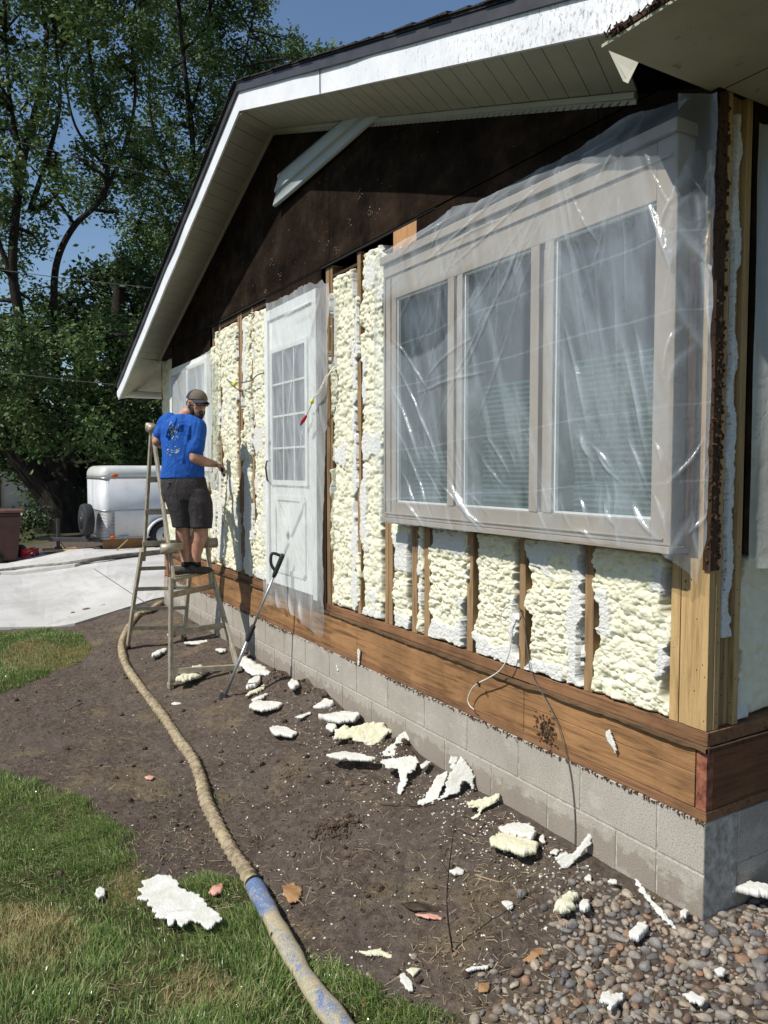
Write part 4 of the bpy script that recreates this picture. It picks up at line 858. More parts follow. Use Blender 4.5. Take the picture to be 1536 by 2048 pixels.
scrap('white rounded foam piece lying just above the lumpy cream one', c6([(545, 1205), (600, 1190), (660, 1195), (686, 1222), (672, 1250), (610, 1238), (560, 1225)]), .03, lift=.02)
scrap('lumpy cream foam piece with two rows of bubbles', c6([(510, 1248), (545, 1230), (620, 1238), (697, 1265), (684, 1298), (640, 1312), (580, 1288), (515, 1272)]), .030, False, 0, 'fy', bs=(.050, .038), lift=.006)
scrap('horn shaped white foam wedge standing against the block wall', c6([(752, 1312), (790, 1288), (815, 1300), (845, 1268), (868, 1235), (893, 1188), (914, 1202), (882, 1262), (850, 1302), (812, 1342), (790, 1357), (765, 1342)]), .03, True, .5)
scrap('little white crumb between the cream piece and the wedge', c6([(692, 1243), (712, 1228), (720, 1262), (700, 1266)]), .02)
scrap('small flat white chip left of the horn shaped wedge', c6([(730, 1300), (752, 1284), (772, 1290), (760, 1306)]), .015)
scrap('long white foam sliver propped on the stones by the corner', c6([(1043, 1392), (1052, 1388), (1068, 1410), (1098, 1452), (1142, 1500), (1180, 1545), (1207, 1576), (1196, 1582), (1160, 1552), (1125, 1515), (1088, 1472), (1060, 1432)]), .022, True, .75, step=.9)
scrap('cream foam cluster at the left edge of the stone bed', c8([(343, 345), (372, 290), (440, 240), (492, 243), (486, 272), (452, 300), (484, 328), (440, 342), (400, 347)]), .035, mat='fy', lift=.006)
scrap('white foam ball beside the cream cluster', c8([(492, 300), (520, 276), (550, 292), (552, 325), (525, 345), (496, 335)]), .035, lift=.008)
scrap('single white chip on bare soil left of the stones', c8([(63, 290), (100, 282), (137, 300), (128, 325), (100, 333), (80, 312)]), .018)
scrap('white foam knot lying on the stones below the sliver', c8([(757, 470), (790, 440), (815, 415), (860, 410), (882, 440), (850, 470), (820, 502), (780, 495)]), .03, lift=.02)
scrap('heart shaped white flake on the stones near the bottom edge', c8([(607, 838), (622, 790), (660, 786), (672, 808), (700, 792), (742, 797), (735, 830), (700, 852), (668, 888), (642, 880), (650, 856)]), .02, lift=.03)
scrap('white shell shaped flake on the stones, right of the heart shaped one', c8([(1063, 805), (1110, 786), (1165, 812), (1204, 834), (1170, 858), (1110, 845)]), .022, lift=.03)
scrap('small white bits wedged between brown stones at right', c8([(1238, 670), (1275, 655), (1310, 672), (1290, 700), (1255, 698)]), .02, lift=.025)
scrap('white scrap on the stones right under the house corner', c8([(1048, 350), (1075, 330), (1100, 345), (1085, 378), (1055, 375)]), .022, lift=.02)
scrap('tiny white chip beside the block wall, left of the sliver', c8([(520, 155), (548, 138), (566, 150), (560, 175), (530, 172)]), .02)
scrap('flat white chip touching the block wall above the dark pebble', c8([(640, 180), (665, 160), (708, 172), (700, 192), (672, 188)]), .015, lift=.02)
scrap('small oval chip on soil halfway between stones and straw', c8([(292, 436), (310, 425), (326, 432), (312, 448)]), .012)
scrap('white foam plank in shade on the stones by the side wall', [(1442, 1783), (1465, 1764), (1500, 1766), (1545, 1776), (1580, 1782), (1580, 1800), (1530, 1795), (1487, 1785), (1460, 1782)], .04, lift=.05, step=.9)
scrap('dome shaped cream foam piece lying between the ladder legs', c2([(190, 1243), (225, 1205), (262, 1180), (300, 1150), (330, 1133), (390, 1128), (440, 1145), (452, 1168), (410, 1192), (330, 1222), (250, 1242)]), .07, mat='fy', lift=.01)
scrap('big lumpy white foam heap at the foot of the ladder by the wall', c2([(680, 1075), (720, 1045), (760, 1058), (800, 1085), (870, 1112), (930, 1172), (925, 1202), (850, 1195), (780, 1200), (735, 1160), (690, 1120)]), .09, True, 1.6)
scrap('small white slab just below the big foam heap', c2([(728, 1298), (760, 1245), (800, 1205), (852, 1212), (850, 1245), (800, 1292), (760, 1298)]), .05, lift=.01)
scrap('narrow cream splinter among brown leaves under the heap', c2([(722, 1352), (780, 1320), (840, 1290), (892, 1262), (880, 1300), (820, 1330), (760, 1352)]), .03, mat='fy')
scrap('thin white finger of foam above the flat oval flake pair', c2([(758, 1392), (820, 1365), (890, 1335), (918, 1342), (880, 1372), (800, 1400)]), .03)
scrap('flat ragged white flake right of the scraper tip', c2([(755, 1442), (790, 1405), (850, 1395), (930, 1402), (1018, 1410), (1000, 1445), (930, 1458), (860, 1470), (800, 1458)]), .04, lift=.01)
scrap('white foam knob near the block wall below the door', c2([(1058, 1262), (1085, 1235), (1135, 1240), (1146, 1275), (1100, 1302), (1070, 1290)]), .05, lift=.02)
scrap('long pale foam scrap lying behind the ladder feet', c2([(0, 1045), (60, 1010), (130, 985), (142, 1008), (70, 1042), (20, 1060)]), .05)
scrap('narrow white foam strip on soil behind the ladder', c2([(255, 945), (330, 935), (440, 930), (445, 945), (360, 958), (270, 955)]), .04)
scrap('short white flake lying near the far ladder foot', c2([(112, 885), (170, 868), (238, 858), (236, 880), (160, 892)]), .03)
scrap('pair of white lumps just left of the big foam heap', c2([(500, 1000), (540, 988), (590, 995), (585, 1012), (530, 1022)]), .04)
scrap('thin white chip on soil in front of the hose bend', c2([(155, 1412), (190, 1400), (248, 1405), (235, 1420), (180, 1424)]), .012)
scrap('white flake lying on the brown heap by the wall', c4([(200, 262), (235, 240), (270, 212), (330, 218), (332, 245), (290, 262), (230, 270)]), .03, lift=.05)
scrap('small pale splinter pointing left on the soil', c4([(78, 322), (120, 312), (190, 285), (196, 300), (140, 325), (100, 328)]), .015, lift=.01)
scrap('cream and white foam bits half in the grass by the soil', cb([(20, 648), (60, 650), (110, 640), (168, 672), (160, 688), (120, 668), (60, 664)]), .018, mat='fy')
scrap('yellow foam flake at the edge of the grass', cb([(200, 715), (235, 710), (266, 712), (250, 728), (232, 744), (218, 730)]), .012, mat='fy')
scrap('white ragged flake standing out against the dark grass edge', cb([(180, 735), (200, 730), (232, 770), (230, 796), (212, 798), (190, 765)]), .016)
scrap('white chips in a line on the soil by the straw', cb([(420, 718), (450, 706), (512, 700), (510, 716), (470, 716), (430, 724)]), .014)
scrap('white foam speck beside the bent straw stalk', cb([(366, 358), (392, 340), (424, 350), (420, 366), (385, 370)]), .02)
scrap('pale strip of foam stuck flat on the rim board', [(1211, 1462), (1219, 1459), (1226, 1474), (1235, 1500), (1231, 1505), (1222, 1490), (1214, 1478)], .012, wall=-.006, group='foam bits stuck to the wood', bs=(.02, .015), step=.6)
scrap('thin white foam splinter stuck on the sill below the studs', [(715, 1300), (718, 1297), (721, 1302), (719, 1330), (716, 1332)], .010, wall=-.004, group='foam bits stuck to the wood', step=.6)
scrap('small white dash of foam stuck on the block face', [(672, 1330), (674, 1330), (678, 1342), (675, 1343)], .008, wall=-.001, group='foam bits stuck to the wood', step=.5)
scrap('torn orange board fragment lying on soil left of the stones', c8([(185, 612), (230, 560), (290, 518), (322, 555), (318, 575), (262, 595), (215, 622)]), .010, mat='card', name='board_scrap', cat='board scrap', group='torn board pieces', bumpy=.2)
scrap('dark wood slat with a pale split edge lying by the thin stem', cb([(185, 472), (240, 468), (345, 490), (350, 505), (290, 502), (225, 500)]), .018, mat='foot', name='board_scrap', cat='board scrap', group='torn board pieces', bumpy=.2)
scrap('small orange board chip in the straw below the splintered slat', cb([(472, 765), (518, 762), (508, 798), (470, 800)]), .008, mat='card', name='board_scrap', cat='board scrap', group='torn board pieces', bumpy=.2)
scrap('narrow tan wood strip standing in the grass', cb([(48, 770), (62, 778), (58, 858), (42, 858)]), .008, mat='card', name='board_scrap', cat='board scrap', group='torn board pieces', bumpy=.2)
scrap('brown crumpled board piece beside the blue hose sleeve', c7([(1082, 905), (1130, 895), (1165, 925), (1150, 965), (1110, 970), (1090, 940)]), .02, mat='card', name='board_scrap', cat='board scrap', group='torn board pieces')
scrap('orange board sliver under the dark slat', cb([(235, 512), (300, 508), (345, 525), (330, 535), (270, 525)]), .01, mat='fp', name='board_scrap', cat='board scrap', group='torn board pieces', bumpy=.2)
# dead stem and twigs
def pathtube(name, pxl, rad, mat, label, cat, up=True, group=None, n=6, off=.0):
    P = [G(x, y) for x, y in pxl]; P = [(p[0], p[1], float(gz(p[0], p[1]))+off+(rad if not hasattr(rad, '__len__') else rad[0])) for p in P]
    mb = MB(); mb.tube(P, rad, n); o = mb.build(name, M[mat], None, True); tag(o, label, cat, group); return o
B = G(906, 1905); B[2] = float(gz(B[0], B[1])); d0 = depth(B)
P = [PD(906, 1905, d0), PD(897, 1850, d0), PD(893, 1800, d0), PD(897, 1745, d0+.02), PD(905, 1680, d0+.03), PD(912, 1625, d0+.05), PD(918, 1590, d0+.06)]
mb = MB(); mb.tube(P, [.004, .0035, .003, .0028, .002, .0014, .0008], 6)
for (i, dx, dy) in ((2, 10, 25), (3, -14, 22), (1, 16, 12)): q = P[i]; mb.tube([q, q+RV*dx*.001*1.8+UV*dy*.0018, q+RV*dx*.0032+UV*dy*.003], [.0015, .001, .0005], 5)
o = mb.build('dead_stem', M['foot'], None, True); tag(o, 'thin bare dead stem standing in the soil', 'stem')
tw = [([(760, 1612), (800, 1617), (850, 1613), (870, 1610)], 'dark twig lying left of the upright foam slab'), ([(892, 1622), (920, 1635), (950, 1648)], 'dark twig pointing at the folded cream foam'), ([(900, 1655), (925, 1670), (948, 1682), (965, 1665)], 'crooked twig lying below the folded cream foam'),
      ([(950, 1760), (975, 1768), (1000, 1772), (1018, 1758)], 'bent straw stalk left of the stones'), ([(130, 1428), (150, 1415), (165, 1408)], 'short stick lying on soil far left of the hose')]
for l, lab in tw: pathtube('twig', l, .0028, 'foot' if 'straw' not in lab else 'straw', lab, 'twig', group='loose twigs')
# ================================================================== HOSES
k = N('hose_wrap'); v = k.map((1, 1, 1)); n = k.noise(26, 7, .75); c = k.ramp(n, [(.3, (.07, .052, .034)), (.46, (.235, .185, .12)), (.62, (.39, .325, .22))]); rg = k.at('seam'); c = k.mix(k.ramp(rg, [(.55, 0.), (.95, .85)]), c, (.07, .055, .04)); c = k.mix(k.ramp(k.noise(5, 4), [(.5, 0.), (.7, .4)]), c, (.46, .38, .2)); k.bump(n, .4, .006); M['wrap'] = k.fin(c, .85, .15)
k = N('hose_sleeve'); n = k.noise(9, 7, .75, None, .6); n2 = k.noise(160, 3, .7); bl = k.at('blue'); f = k.math('ADD', k.math('MULTIPLY', n, 1.5), k.math('SUBTRACT', bl, .98)); c = k.mix(k.ramp(f, [(.20, 0.), (.45, 1.)]), k.ramp(n2, [(.35, (.27, .23, .14)), (.65, (.42, .37, .25))]), k.ramp(n2, [(.35, (.06, .095, .20)), (.65, (.17, .23, .36))]))
hl = k.at('hole'); c = k.mix(hl, c, (.01, .01, .02)); k.bump(k.math('ADD', n2, k.noise(30, 4)), .4, .003); M['sleeve'] = k.fin(c, .85, .15)
def catmull(P, per):
    P = [np.array(p, float) for p in P]; P = [2*P[0]-P[1]]+P+[2*P[-1]-P[-2]]; out = []
    for i in range(1, len(P)-2):
        for j in range(per):
            t = j/per; a, b, c_, d = P[i-1], P[i], P[i+1], P[i+2]
            out.append(.5*((2*b)+(-a+c_)*t+(2*a-5*b+4*c_-d)*t*t+(-a+3*b-3*c_+d)*t**3))
    out.append(P[-2]); return np.array(out)
def hose(name, path, r0, mat, parent, wrap=0., n=28, seed=1, rfun=None, blue=False, spacing=.006):
    C = catmull(path, 40); seg = np.linalg.norm(np.diff(C, axis=0), axis=1); s = np.concatenate([[0], np.cumsum(seg)]); m_ = int(s[-1]/spacing); si = np.linspace(0, s[-1], m_)
    C = np.stack([np.interp(si, s, C[:, q]) for q in range(3)], 1); T = np.gradient(C, axis=0); T /= np.linalg.norm(T, axis=1)[:, None]
    S = np.cross(T, [0, 0, 1.]); S /= np.linalg.norm(S, axis=1)[:, None]; U = np.cross(S, T); a = np.linspace(0, 2*np.pi, n, endpoint=False)
    A, SI = np.meshgrid(a, si); 
    ph = (SI/.062+.35*A/(2*np.pi)*1.0+.5*fbm(SI*6, A*0, seed)+.35*fbm(SI*3, np.sin(A)*2, seed+3)); fr_ = ph-np.floor(ph); seam = np.exp(-((fr_-.5)/.10)**2)
    Rr = r0*(1+.05*np.sin(SI*7)+.08*(fbm(SI*12, np.cos(A)*2+5, seed+1)-.5))
    if wrap: Rr = Rr*(1+wrap*(fr_-.5)*1.1)-.0022*seam*(wrap > 0)+r0*.12*(fbm(SI*40, np.cos(A)*4+np.sin(A)*3, seed+7)-.5)
    if rfun is not None: Rr = Rr*rfun(SI/s[-1])
    V = C[:, None, :]+S[:, None, :]*(np.cos(A)*Rr)[..., None]+U[:, None, :]*(np.sin(A)*Rr*.86)[..., None]
    nu, nv = A.shape; V = V.reshape(-1, 3); i, j = np.meshgrid(np.arange(nu-1), np.arange(nv), indexing='ij'); q = np.stack([i*nv+j, i*nv+(j+1) % nv, (i+1)*nv+(j+1) % nv, (i+1)*nv+j], -1).reshape(-1, 4)
    o = obj(name, V, q, M[mat], parent, True); attr(o, 'seam', seam if wrap else np.zeros_like(A))
    if blue:
        t = SI/s[-1]; attr(o, 'blue', np.clip(.98-t*2.6, .20, 1)+.30*np.clip(np.cos(A-1.2), 0, 1)*(t > .25))
        attr(o, 'hole', np.exp(-(((SI-s[-1]*.31)/.012)**2+((np.mod(A-.35+np.pi, 2*np.pi)-np.pi)/.35)**2)*1.2) > .4)
    return o, C
def onG(l, r): return [(*G(x, y, r)[:2], float(gz(*G(x, y, r)[:2]))+r*.80) for x, y in l]
hp = [(322, 1205), (300, 1222), (275, 1232), (252, 1262), (243, 1290), (253, 1330), (283, 1375), (325, 1425), (355, 1468), (385, 1520), (402, 1560), (412, 1600), (437, 1650), (463, 1700), (490, 1738), (512, 1772)]
HR = [.034]*6
hz1 = thing('hose', 'long tan cloth-wrapped hose with a blue frayed sleeve running along the soil', 'hose', G(512, 1765))
hose('hose_wrapping', onG(hp, .036), .034, 'wrap', hz1, .27, seed=3)
pr = onG([(508, 1762), (528, 1800), (555, 1850), (585, 1905), (606, 1940), (632, 1985), (672, 2040), (720, 2095), (800, 2180)], .040)
hose('hose_sleeve', pr, .0385, 'sleeve', hz1, 0, seed=9, blue=True, rfun=lambda t: 1+.06*np.sin(t*21)+.04*np.sin(t*47))
mb = MB(); a, b = np.array(pr[0]), np.array(pr[1]); d = (b-a)/np.linalg.norm(b-a); mb.tube([a-d*.004, a+d*.006], .0405, 24); mb.build('sleeve_end', M['dark'], hz1, True)
h2p = [(-60, 1158), (0, 1150), (60, 1143), (130, 1137), (190, 1127), (240, 1120), (290, 1114), (350, 1107)]
h2 = thing('hose', 'dusty grey-brown hose crossing the concrete behind the ladder', 'hose', G(190, 1127)); P = [(G(x, y)[0], G(x, y)[1], float(gz0(G(x, y)[0], G(x, y)[1]))+.075) for x, y in h2p]
k = N('dusty_hose'); k.bump(k.noise(30, 5), .5, .01); M['wrap2'] = k.fin(k.ramp(k.noise(9, 6, .7), [(.35, (.10, .09, .075)), (.65, (.26, .24, .205))]), .9, .1)
hose('hose_wrapping', P, .045, 'wrap2', h2, .10, n=14, seed=5, spacing=.03)
# ================================================================== PLASTIC SHEETS
def resamp(pl, n):
    P = np.array(pl, float); s = np.concatenate([[0], np.cumsum(np.linalg.norm(np.diff(P, axis=0), axis=1))]); t = np.linspace(0, s[-1], n)
    return np.stack([np.interp(t, s, P[:, q]) for q in range(P.shape[1])], 1)
def creasef(X, Z, cr):
    h = np.zeros_like(X)
    for (a, b, w, am) in cr:
        dx, dz = b[0]-a[0], b[1]-a[1]; L = dx*dx+dz*dz; t = np.clip(((X-a[0])*dx+(Z-a[1])*dz)/L, 0, 1)
        bow = .012*np.sin(t*np.pi)*(1 if (a[0]*37 % 1) > .5 else -1)
        d = np.hypot(X-a[0]-t*dx+bow*(-dz)/math.sqrt(L), Z-a[1]-t*dz+bow*dx/math.sqrt(L)); ww = w*(.4+.6*np.sin(np.pi*np.clip(t*.9+.05, 0, 1)))
        h = np.maximum(h, am*np.exp(-(d/ww)**2)*np.sin(np.pi*np.clip(t, .06, .94)))
    return h
def film(name, label, top, bot, nu, nv, yfun, creases, mat, seed, milk=.30, rag=.02, noise_a=.006, mfun=None, parent=None):
    A, B = resamp(top, nu), resamp(bot, nu); t = np.linspace(0, 1, nv)[None, :, None]
    P = A[:, None]*(1-t)+B[:, None]*t; X, Z = P[..., 0], P[..., 1]
    Z = Z+rag*(fbm(X*9, Z*0, seed)-.5)*2*(np.abs(t[..., 0]-.5)*2)**8; X = X+rag*.6*(fbm(Z*9, Z*0, seed+1)-.5)*2*((np.abs(np.linspace(-1, 1, nu)))**8)[:, None]
    cr = creasef(X, Z, creases); Y = yfun(X, Z)
    wv = fbm(X*3.5, Z*1.6, seed+2, 4)-.5; fold = np.abs(fbm(X*7+Z*2, Z*1.5, seed+4, 3)-.5)
    Y = Y-noise_a*2*wv-.35*noise_a*(fbm(X*30, Z*12, seed+9, 3)-.5)-cr-.8*noise_a*(1-np.clip(fold*9, 0, 1))
    o = obj(name, np.stack([X, Y, Z], -1).reshape(-1, 3), grid_faces(nu, nv), M[mat], parent, True)
    m_ = milk+cr*17+.12*(1-np.clip(fold*6, 0, 1))+.12*wv
    if mfun is not None: m_ = mfun(X, Z, m_)
    attr(o, 'milk', m_); tag(o, label, 'plastic sheet', 'clear plastic sheets taped over openings'); return o
def XZ(px, py, Y): p = W(px, py, Y); return (float(p[0]), float(p[2]))
yo = -.135
topb = [XZ(764, 524, -.03), XZ(800, 498, -.05), XZ(868, 442, -.05), XZ(905, 412, -.03), XZ(960, 405, -.03), XZ(1010, 380, -.03), XZ(1120, 318, -.03), XZ(1205, 268, -.03), XZ(1255, 232, -.03), XZ(1330, 214, -.03), XZ(1400, 200, -.03), (-.045, 2.775), (.004, 2.765)]
botb = [XZ(768, 1046, -.09), XZ(850, 1052, -.09), XZ(940, 1062, -.09), XZ(1040, 1070, -.09), XZ(1150, 1080, -.09), XZ(1250, 1092, -.09), XZ(1335, 1104, -.09), (-.085, 1.165), (-.05, 1.115), (-.032, 1.07), (-.02, 1.16), (-.002, 1.24)]
def ywin(X, Z):
    d = np.minimum(np.minimum(X-(-2.175), -.085-X), np.minimum(Z-1.16, 2.70-Z)); base = -.03-(-.03-yo)*ss(d, -.12, .02)*-1*-1
    base = -.028+(yo+.028)*ss(d, -.13, .012); base = np.where(X > -.085, -.028+(yo+.028)*ss(-X, .02, .095), base)
    g_ = np.zeros_like(X)
    for a, b in ((-1.99, -1.48), (-1.355, -.855), (-.712, -.19)):
        g_ = np.maximum(g_, ss(np.minimum(np.minimum(X-a, b-X), np.minimum(Z-1.3, 2.45-Z)), 0, .12))
    return base+.016*g_
cr = []
def C(x0, y0, x1, y1, w=.012, a=.012, Y=-.14): cr.append((XZ(x0, y0, Y), XZ(x1, y1, Y), w, a))
for q in [(1115, 620, 1172, 870, .010, .010), (1120, 640, 1150, 990, .007, .008), (1155, 860, 1180, 925), (1290, 400, 1345, 560, .012, .012), (1345, 550, 1376, 720, .01, .01), (1262, 640, 1300, 830, .008, .008), (1240, 690, 1300, 960, .009, .008),
          (770, 660, 860, 800, .008, .008), (775, 700, 900, 990, .009, .010), (778, 760, 845, 960, .008, .010), (785, 850, 870, 1060, .008, .010), (790, 930, 850, 1060, .007, .009), (805, 1000, 850, 1060, .012, .014), (890, 950, 960, 1062, .016, .018), (870, 960, 945, 1050, .008, .010), (905, 990, 975, 1060, .007, .010), (1115, 990, 1150, 1070, .007, .008),
          (1150, 990, 1175, 1060, .008, .01), (1205, 1000, 1235, 1060, .011, .013), (1260, 1000, 1310, 1075, .012, .014), (1150, 1060, 1182, 1082, .01, .01), (1300, 980, 1340, 1090, .008, .01),
          (1060, 440, 900, 800, .008, .007), (1000, 520, 850, 900, .007, .006), (1020, 430, 880, 500, .008, .009), (1060, 330, 830, 540, .010, .010), (1120, 330, 870, 560, .008, .008), (1110, 350, 930, 700, .008, .007), (1095, 370, 1000, 620, .007, .006), (1118, 355, 1080, 620, .006, .006), (1122, 350, 1150, 540, .007, .007), (1125, 345, 1200, 500, .006, .006),
          (905, 412, 790, 520, .010, .012), (900, 430, 850, 520, .008, .010), (960, 410, 870, 600, .007, .008), (1250, 240, 1240, 420, .008, .008), (1255, 235, 1180, 380, .008, .008), (1255, 235, 1310, 380, .007, .007), (1255, 235, 1120, 330, .007, .007), (1180, 480, 1210, 760, .006, .005), (1220, 520, 1225, 860, .006, .005), (1030, 600, 940, 860, .007, .005), (960, 660, 840, 760, .010, .006), (980, 740, 820, 790, .010, .006),
          (1345, 420, 1400, 560, .012, .014), (1370, 450, 1395, 760, .010, .012), (1385, 300, 1440, 480, .012, .014), (1425, 240, 1390, 420, .010, .012), (1430, 560, 1395, 690, .010, .012), (1425, 700, 1380, 880, .008, .01), (1405, 800, 1385, 1000, .008, .01), (1415, 900, 1383, 1120, .006, .008), (1340, 1090, 1400, 1010, .010, .01)]: C(*q)
rc = random.Random(55)
for i in range(58):
    ax_, ay_ = rc.choice([(1115, 348), (905, 415), (1255, 236), (1420, 230), (1010, 385)]); an = rc.gauss(1.75, .38); L_ = rc.uniform(120, 520)
    C(ax_+rc.uniform(-12, 12), ay_+rc.uniform(0, 25), ax_+math.cos(an)*L_*.75, ay_+math.sin(an)*L_, rc.uniform(.004, .008), rc.uniform(.002, .0055))
for i in range(34):
    x_ = rc.uniform(790, 1330); y_ = rc.uniform(860, 1000); C(x_, y_, x_+rc.uniform(10, 60), y_+rc.uniform(60, 130)*1., rc.uniform(.004, .009), rc.uniform(.002, .009))
for i in range(26):
    x_ = rc.uniform(1350, 1430); y_ = rc.uniform(240, 1050); C(x_, y_, x_+rc.uniform(-45, 30), y_+rc.uniform(30, 150), rc.uniform(.005, .010), rc.uniform(.006, .014))
def mwin(X, Z, m_):
    # folded storage creases of the sheet
    for (a, b, c_, d) in ((775, 780, 1440, 590), (775, 905, 1440, 790), (775, 1000, 1440, 955), (770, 700, 1440, 420)):
        p, q = XZ(a, b, -.14), XZ(c_, d, -.14); zc = p[1]+(X-p[0])*(q[1]-p[1])/(q[0]-p[0])+.006*np.sin(X*9); m_ = m_+.13*np.exp(-((Z-zc)/.003)**2)
    pn = np.zeros_like(X)
    for a, b in ((-1.99, -1.48), (-1.355, -.855), (-.712, -.19)): pn = np.maximum(pn, ss(np.minimum(np.minimum(X-a, b-X), np.minimum(Z-1.3, 2.45-Z)), -.01, .03))
    m_ = m_-.09*(1-pn)
    wq = .10*(fbm(X*6, Z*6, 5)-.5); zh = 2.12+.55*(X+1.62)**2*2+.16*(X+1.5)+wq; hole = ss(Z-zh, 0, .02)*ss(-1.14-X+wq, 0, .05)*ss(2.46-Z, -.02, .03); m_ = m_-.14*hole
    m_ = m_+.25*ss(-np.minimum(np.minimum(X+2.175, -.085-X), np.minimum(Z-1.16, 2.70-Z)), 0, .1)*.4
    return m_
w_f = film('plastic_sheet', 'large wrinkled clear plastic sheet covering the three-part window', topb, botb, 420, 380, ywin, cr, 'film', 3, .235, .010, .006, mwin)
# taut lower skirt with loose hem
cr2 = cr; cr = []
for q in [(560, 700, 548, 1160, .012, .010), (600, 640, 570, 900, .014, .012), (645, 580, 620, 700, .02, .02), (640, 600, 560, 640, .016, .016), (640, 640, 630, 900, .012, .012), (535, 640, 545, 900, .012, .010), (628, 950, 612, 1230, .012, .012), (590, 980, 560, 1170, .010, .008), (550, 1180, 560, 1235, .02, .02), (575, 1190, 585, 1245, .018, .02), (600, 1200, 610, 1255, .02, .022), (630, 1100, 625, 1260, .014, .014), (620, 760, 590, 1010, .010, .008), (540, 1100, 535, 1220, .014, .014), (540, 940, 530, 1120, .01, .01)]: C(*q, Y=-.06)
film('plastic_sheet', 'long clear plastic sheet hanging over the white door with a shiny crumpled hem', [XZ(537, 612, -.04), XZ(570, 598, -.04), XZ(610, 575, -.04), XZ(640, 565, -.04), XZ(664, 566, -.05)],
     [XZ(528, 1215, -.05), XZ(550, 1212, -.06), XZ(575, 1228, -.06), XZ(600, 1240, -.06), XZ(625, 1262, -.06), XZ(648, 1272, -.05)], 180, 340,
     lambda X, Z: -.055-.02*np.sin((X+4.2)*9)*ss(.75-Z, 0, .4)-.015*ss(X, -3.35, -3.15), cr, 'film2', 14, .24, .03, .009, lambda X, Z, m_: m_-.04-.12*ss(.52-Z, 0, .1))
cr = []
for q in [(400, 720, 425, 940, .012, .012), (395, 730, 390, 900, .010, .010), (360, 740, 400, 720, .016, .014)]: C(*q, Y=-.08)
film('plastic_sheet', 'smooth clear plastic sheet over the far window behind the man', [XZ(348, 755, -.06), XZ(372, 738, -.06), XZ(400, 715, -.06), XZ(425, 700, -.06)], [XZ(346, 960, -.06), XZ(380, 962, -.06), XZ(428, 965, -.06)], 90, 110,
     lambda X, Z: -.075+0*X, cr, 'film2', 24, .34, .012, .008)
n_ = 120; yy, zz = np.meshgrid(np.linspace(.16, 2.3, 160), np.linspace(1.12, 2.70, 120), indexing='ij')
xx = .015+.07*ss(yy, .16, .38)+.02*fbm(yy*9, zz*1.2, 8)+.012*np.abs(np.sin(yy*26+2*fbm(yy*3, zz, 4)))
o = obj('plastic_sheet', np.stack([xx, yy, zz], -1).reshape(-1, 3), grid_faces(160, 120), m_film('plastic_film_side', (.7, .72, .66), .0, .2), None, True); attr(o, 'milk', .42+.2*fbm(yy*12, zz*1.5, 6)); tag(o, 'shaded plastic sheet over the side window at the right edge', 'plastic sheet', 'clear plastic sheets taped over openings')
# ================================================================== LOOSE SIDING
q = [W(553, 415, -.05), W(557, 350, -.05), W(702, 226, -.03), W(792, 205, -.03)]
bl, tl_, tr_, br = [np.array(v) for v in q]
prof = [(0, .0), (.02, .020), (.06, .022), (.44, .004), (.455, .020), (.50, .022), (.90, .002), (.915, .010), (1.0, .008)]
n = 26; V = []
for i in range(n):
    t = i/(n-1); a = bl+(br-bl)*t; b = tl_+(tr_-tl_)*t
    for (u, dy) in prof: p = a+(b-a)*u; V.append((p[0], p[1]-dy-.010*math.exp(-t*9)*(1-u), p[2]))
V2 = [(x, y+.0025, z) for x, y, z in V]; m_ = len(prof); F = grid_faces(n, m_)
sd_ = thing('siding_strip', 'loose strip of pale vinyl siding hanging slantwise under the gable', 'siding strip', bl)
o = obj('panel', V+V2, np.concatenate([F, F[:, ::-1]+n*m_]), M['siding'], sd_, False)
mb = MB()
for i in range(3, 60):
    t = i/62; a = bl+(br-bl)*t; b = tl_+(tr_-tl_)*t; p = a+(b-a)*.955; d = (br-bl)/np.linalg.norm(br-bl)*.006; mb.bar(p-d-np.array([0, .012, 0]), p+d-np.array([0, .012, 0]), .003, .004)
mb.build('nail_slot', M['drip'], sd_)
# ================================================================== CABLES
M['cable'] = simple('cable_white', (.72, .70, .62), (.6, .57, .48), .45, 30, .1, .001, .4); M['cabledk'] = simple('cable_grey', (.13, .125, .11), (.09, .085, .075), .6, 30, .1, .001, .3); M['yellow'] = simple('wire_nut_yellow', (.75, .70, .05), None, .4, 10, 0); M['redp'] = simple('wire_nut_red', (.45, .03, .03), None, .4, 10, 0)
def cable(pts, r, mat, per=14): return MB().tube(catmull(pts, per), r, 8)
t = thing('cable', 'looped white cable hanging from the foam in front of the rim board', 'cable', W(1020, 1213, -.02), 'loose electrical cables')
P = [W(1038, 1216, .0), W(1034, 1209, -.03), W(1015, 1212, -.06), W(1003, 1228, -.07), W(1002, 1245, -.07), W(1012, 1257, -.06), W(1020, 1270, -.05), W(1021, 1290, -.05), W(1017, 1310, -.05), W(1008, 1330, -.05), W(995, 1345, -.05), W(975, 1357, -.045), W(957, 1366, -.04), W(945, 1376, -.035), W(938, 1390, -.03), W(935, 1402, -.03)]
cable(P, .0032, None).build('sheathing_jacket', M['cable'], t, True); q = P[-1]
cable([q, W(940, 1412, -.03), W(948, 1419, -.03)], .0026, None).build('stripped_end', M['cable'], t, True)
mb = MB(); mb.ell(W(957, 1366, -.04), (.009, .009, .008)); mb.ell(W(959, 1370, -.045), (.005, .006, .010)); mb.build('tape_knot', M['dark'], t, True)
t = cable([W(1038, 1216, .0), W(1046, 1240, -.012), W(1055, 1300, -.016), W(1062, 1345, -.016), W(1085, 1388, -.016), W(1112, 1440, -.012), W(1130, 1500, -.008), W(1143, 1560, -.008), W(1150, 1640, -.006), W(1149, 1700, -.008), W(1146, 1722, -.008)], .0026, None).build('cable', M['cabledk'], None, True)  # thin dark tube following one line down the wall
tag(t, 'thin dark line running down from the foam over the block wall to the soil', 'cable', 'loose electrical cables')
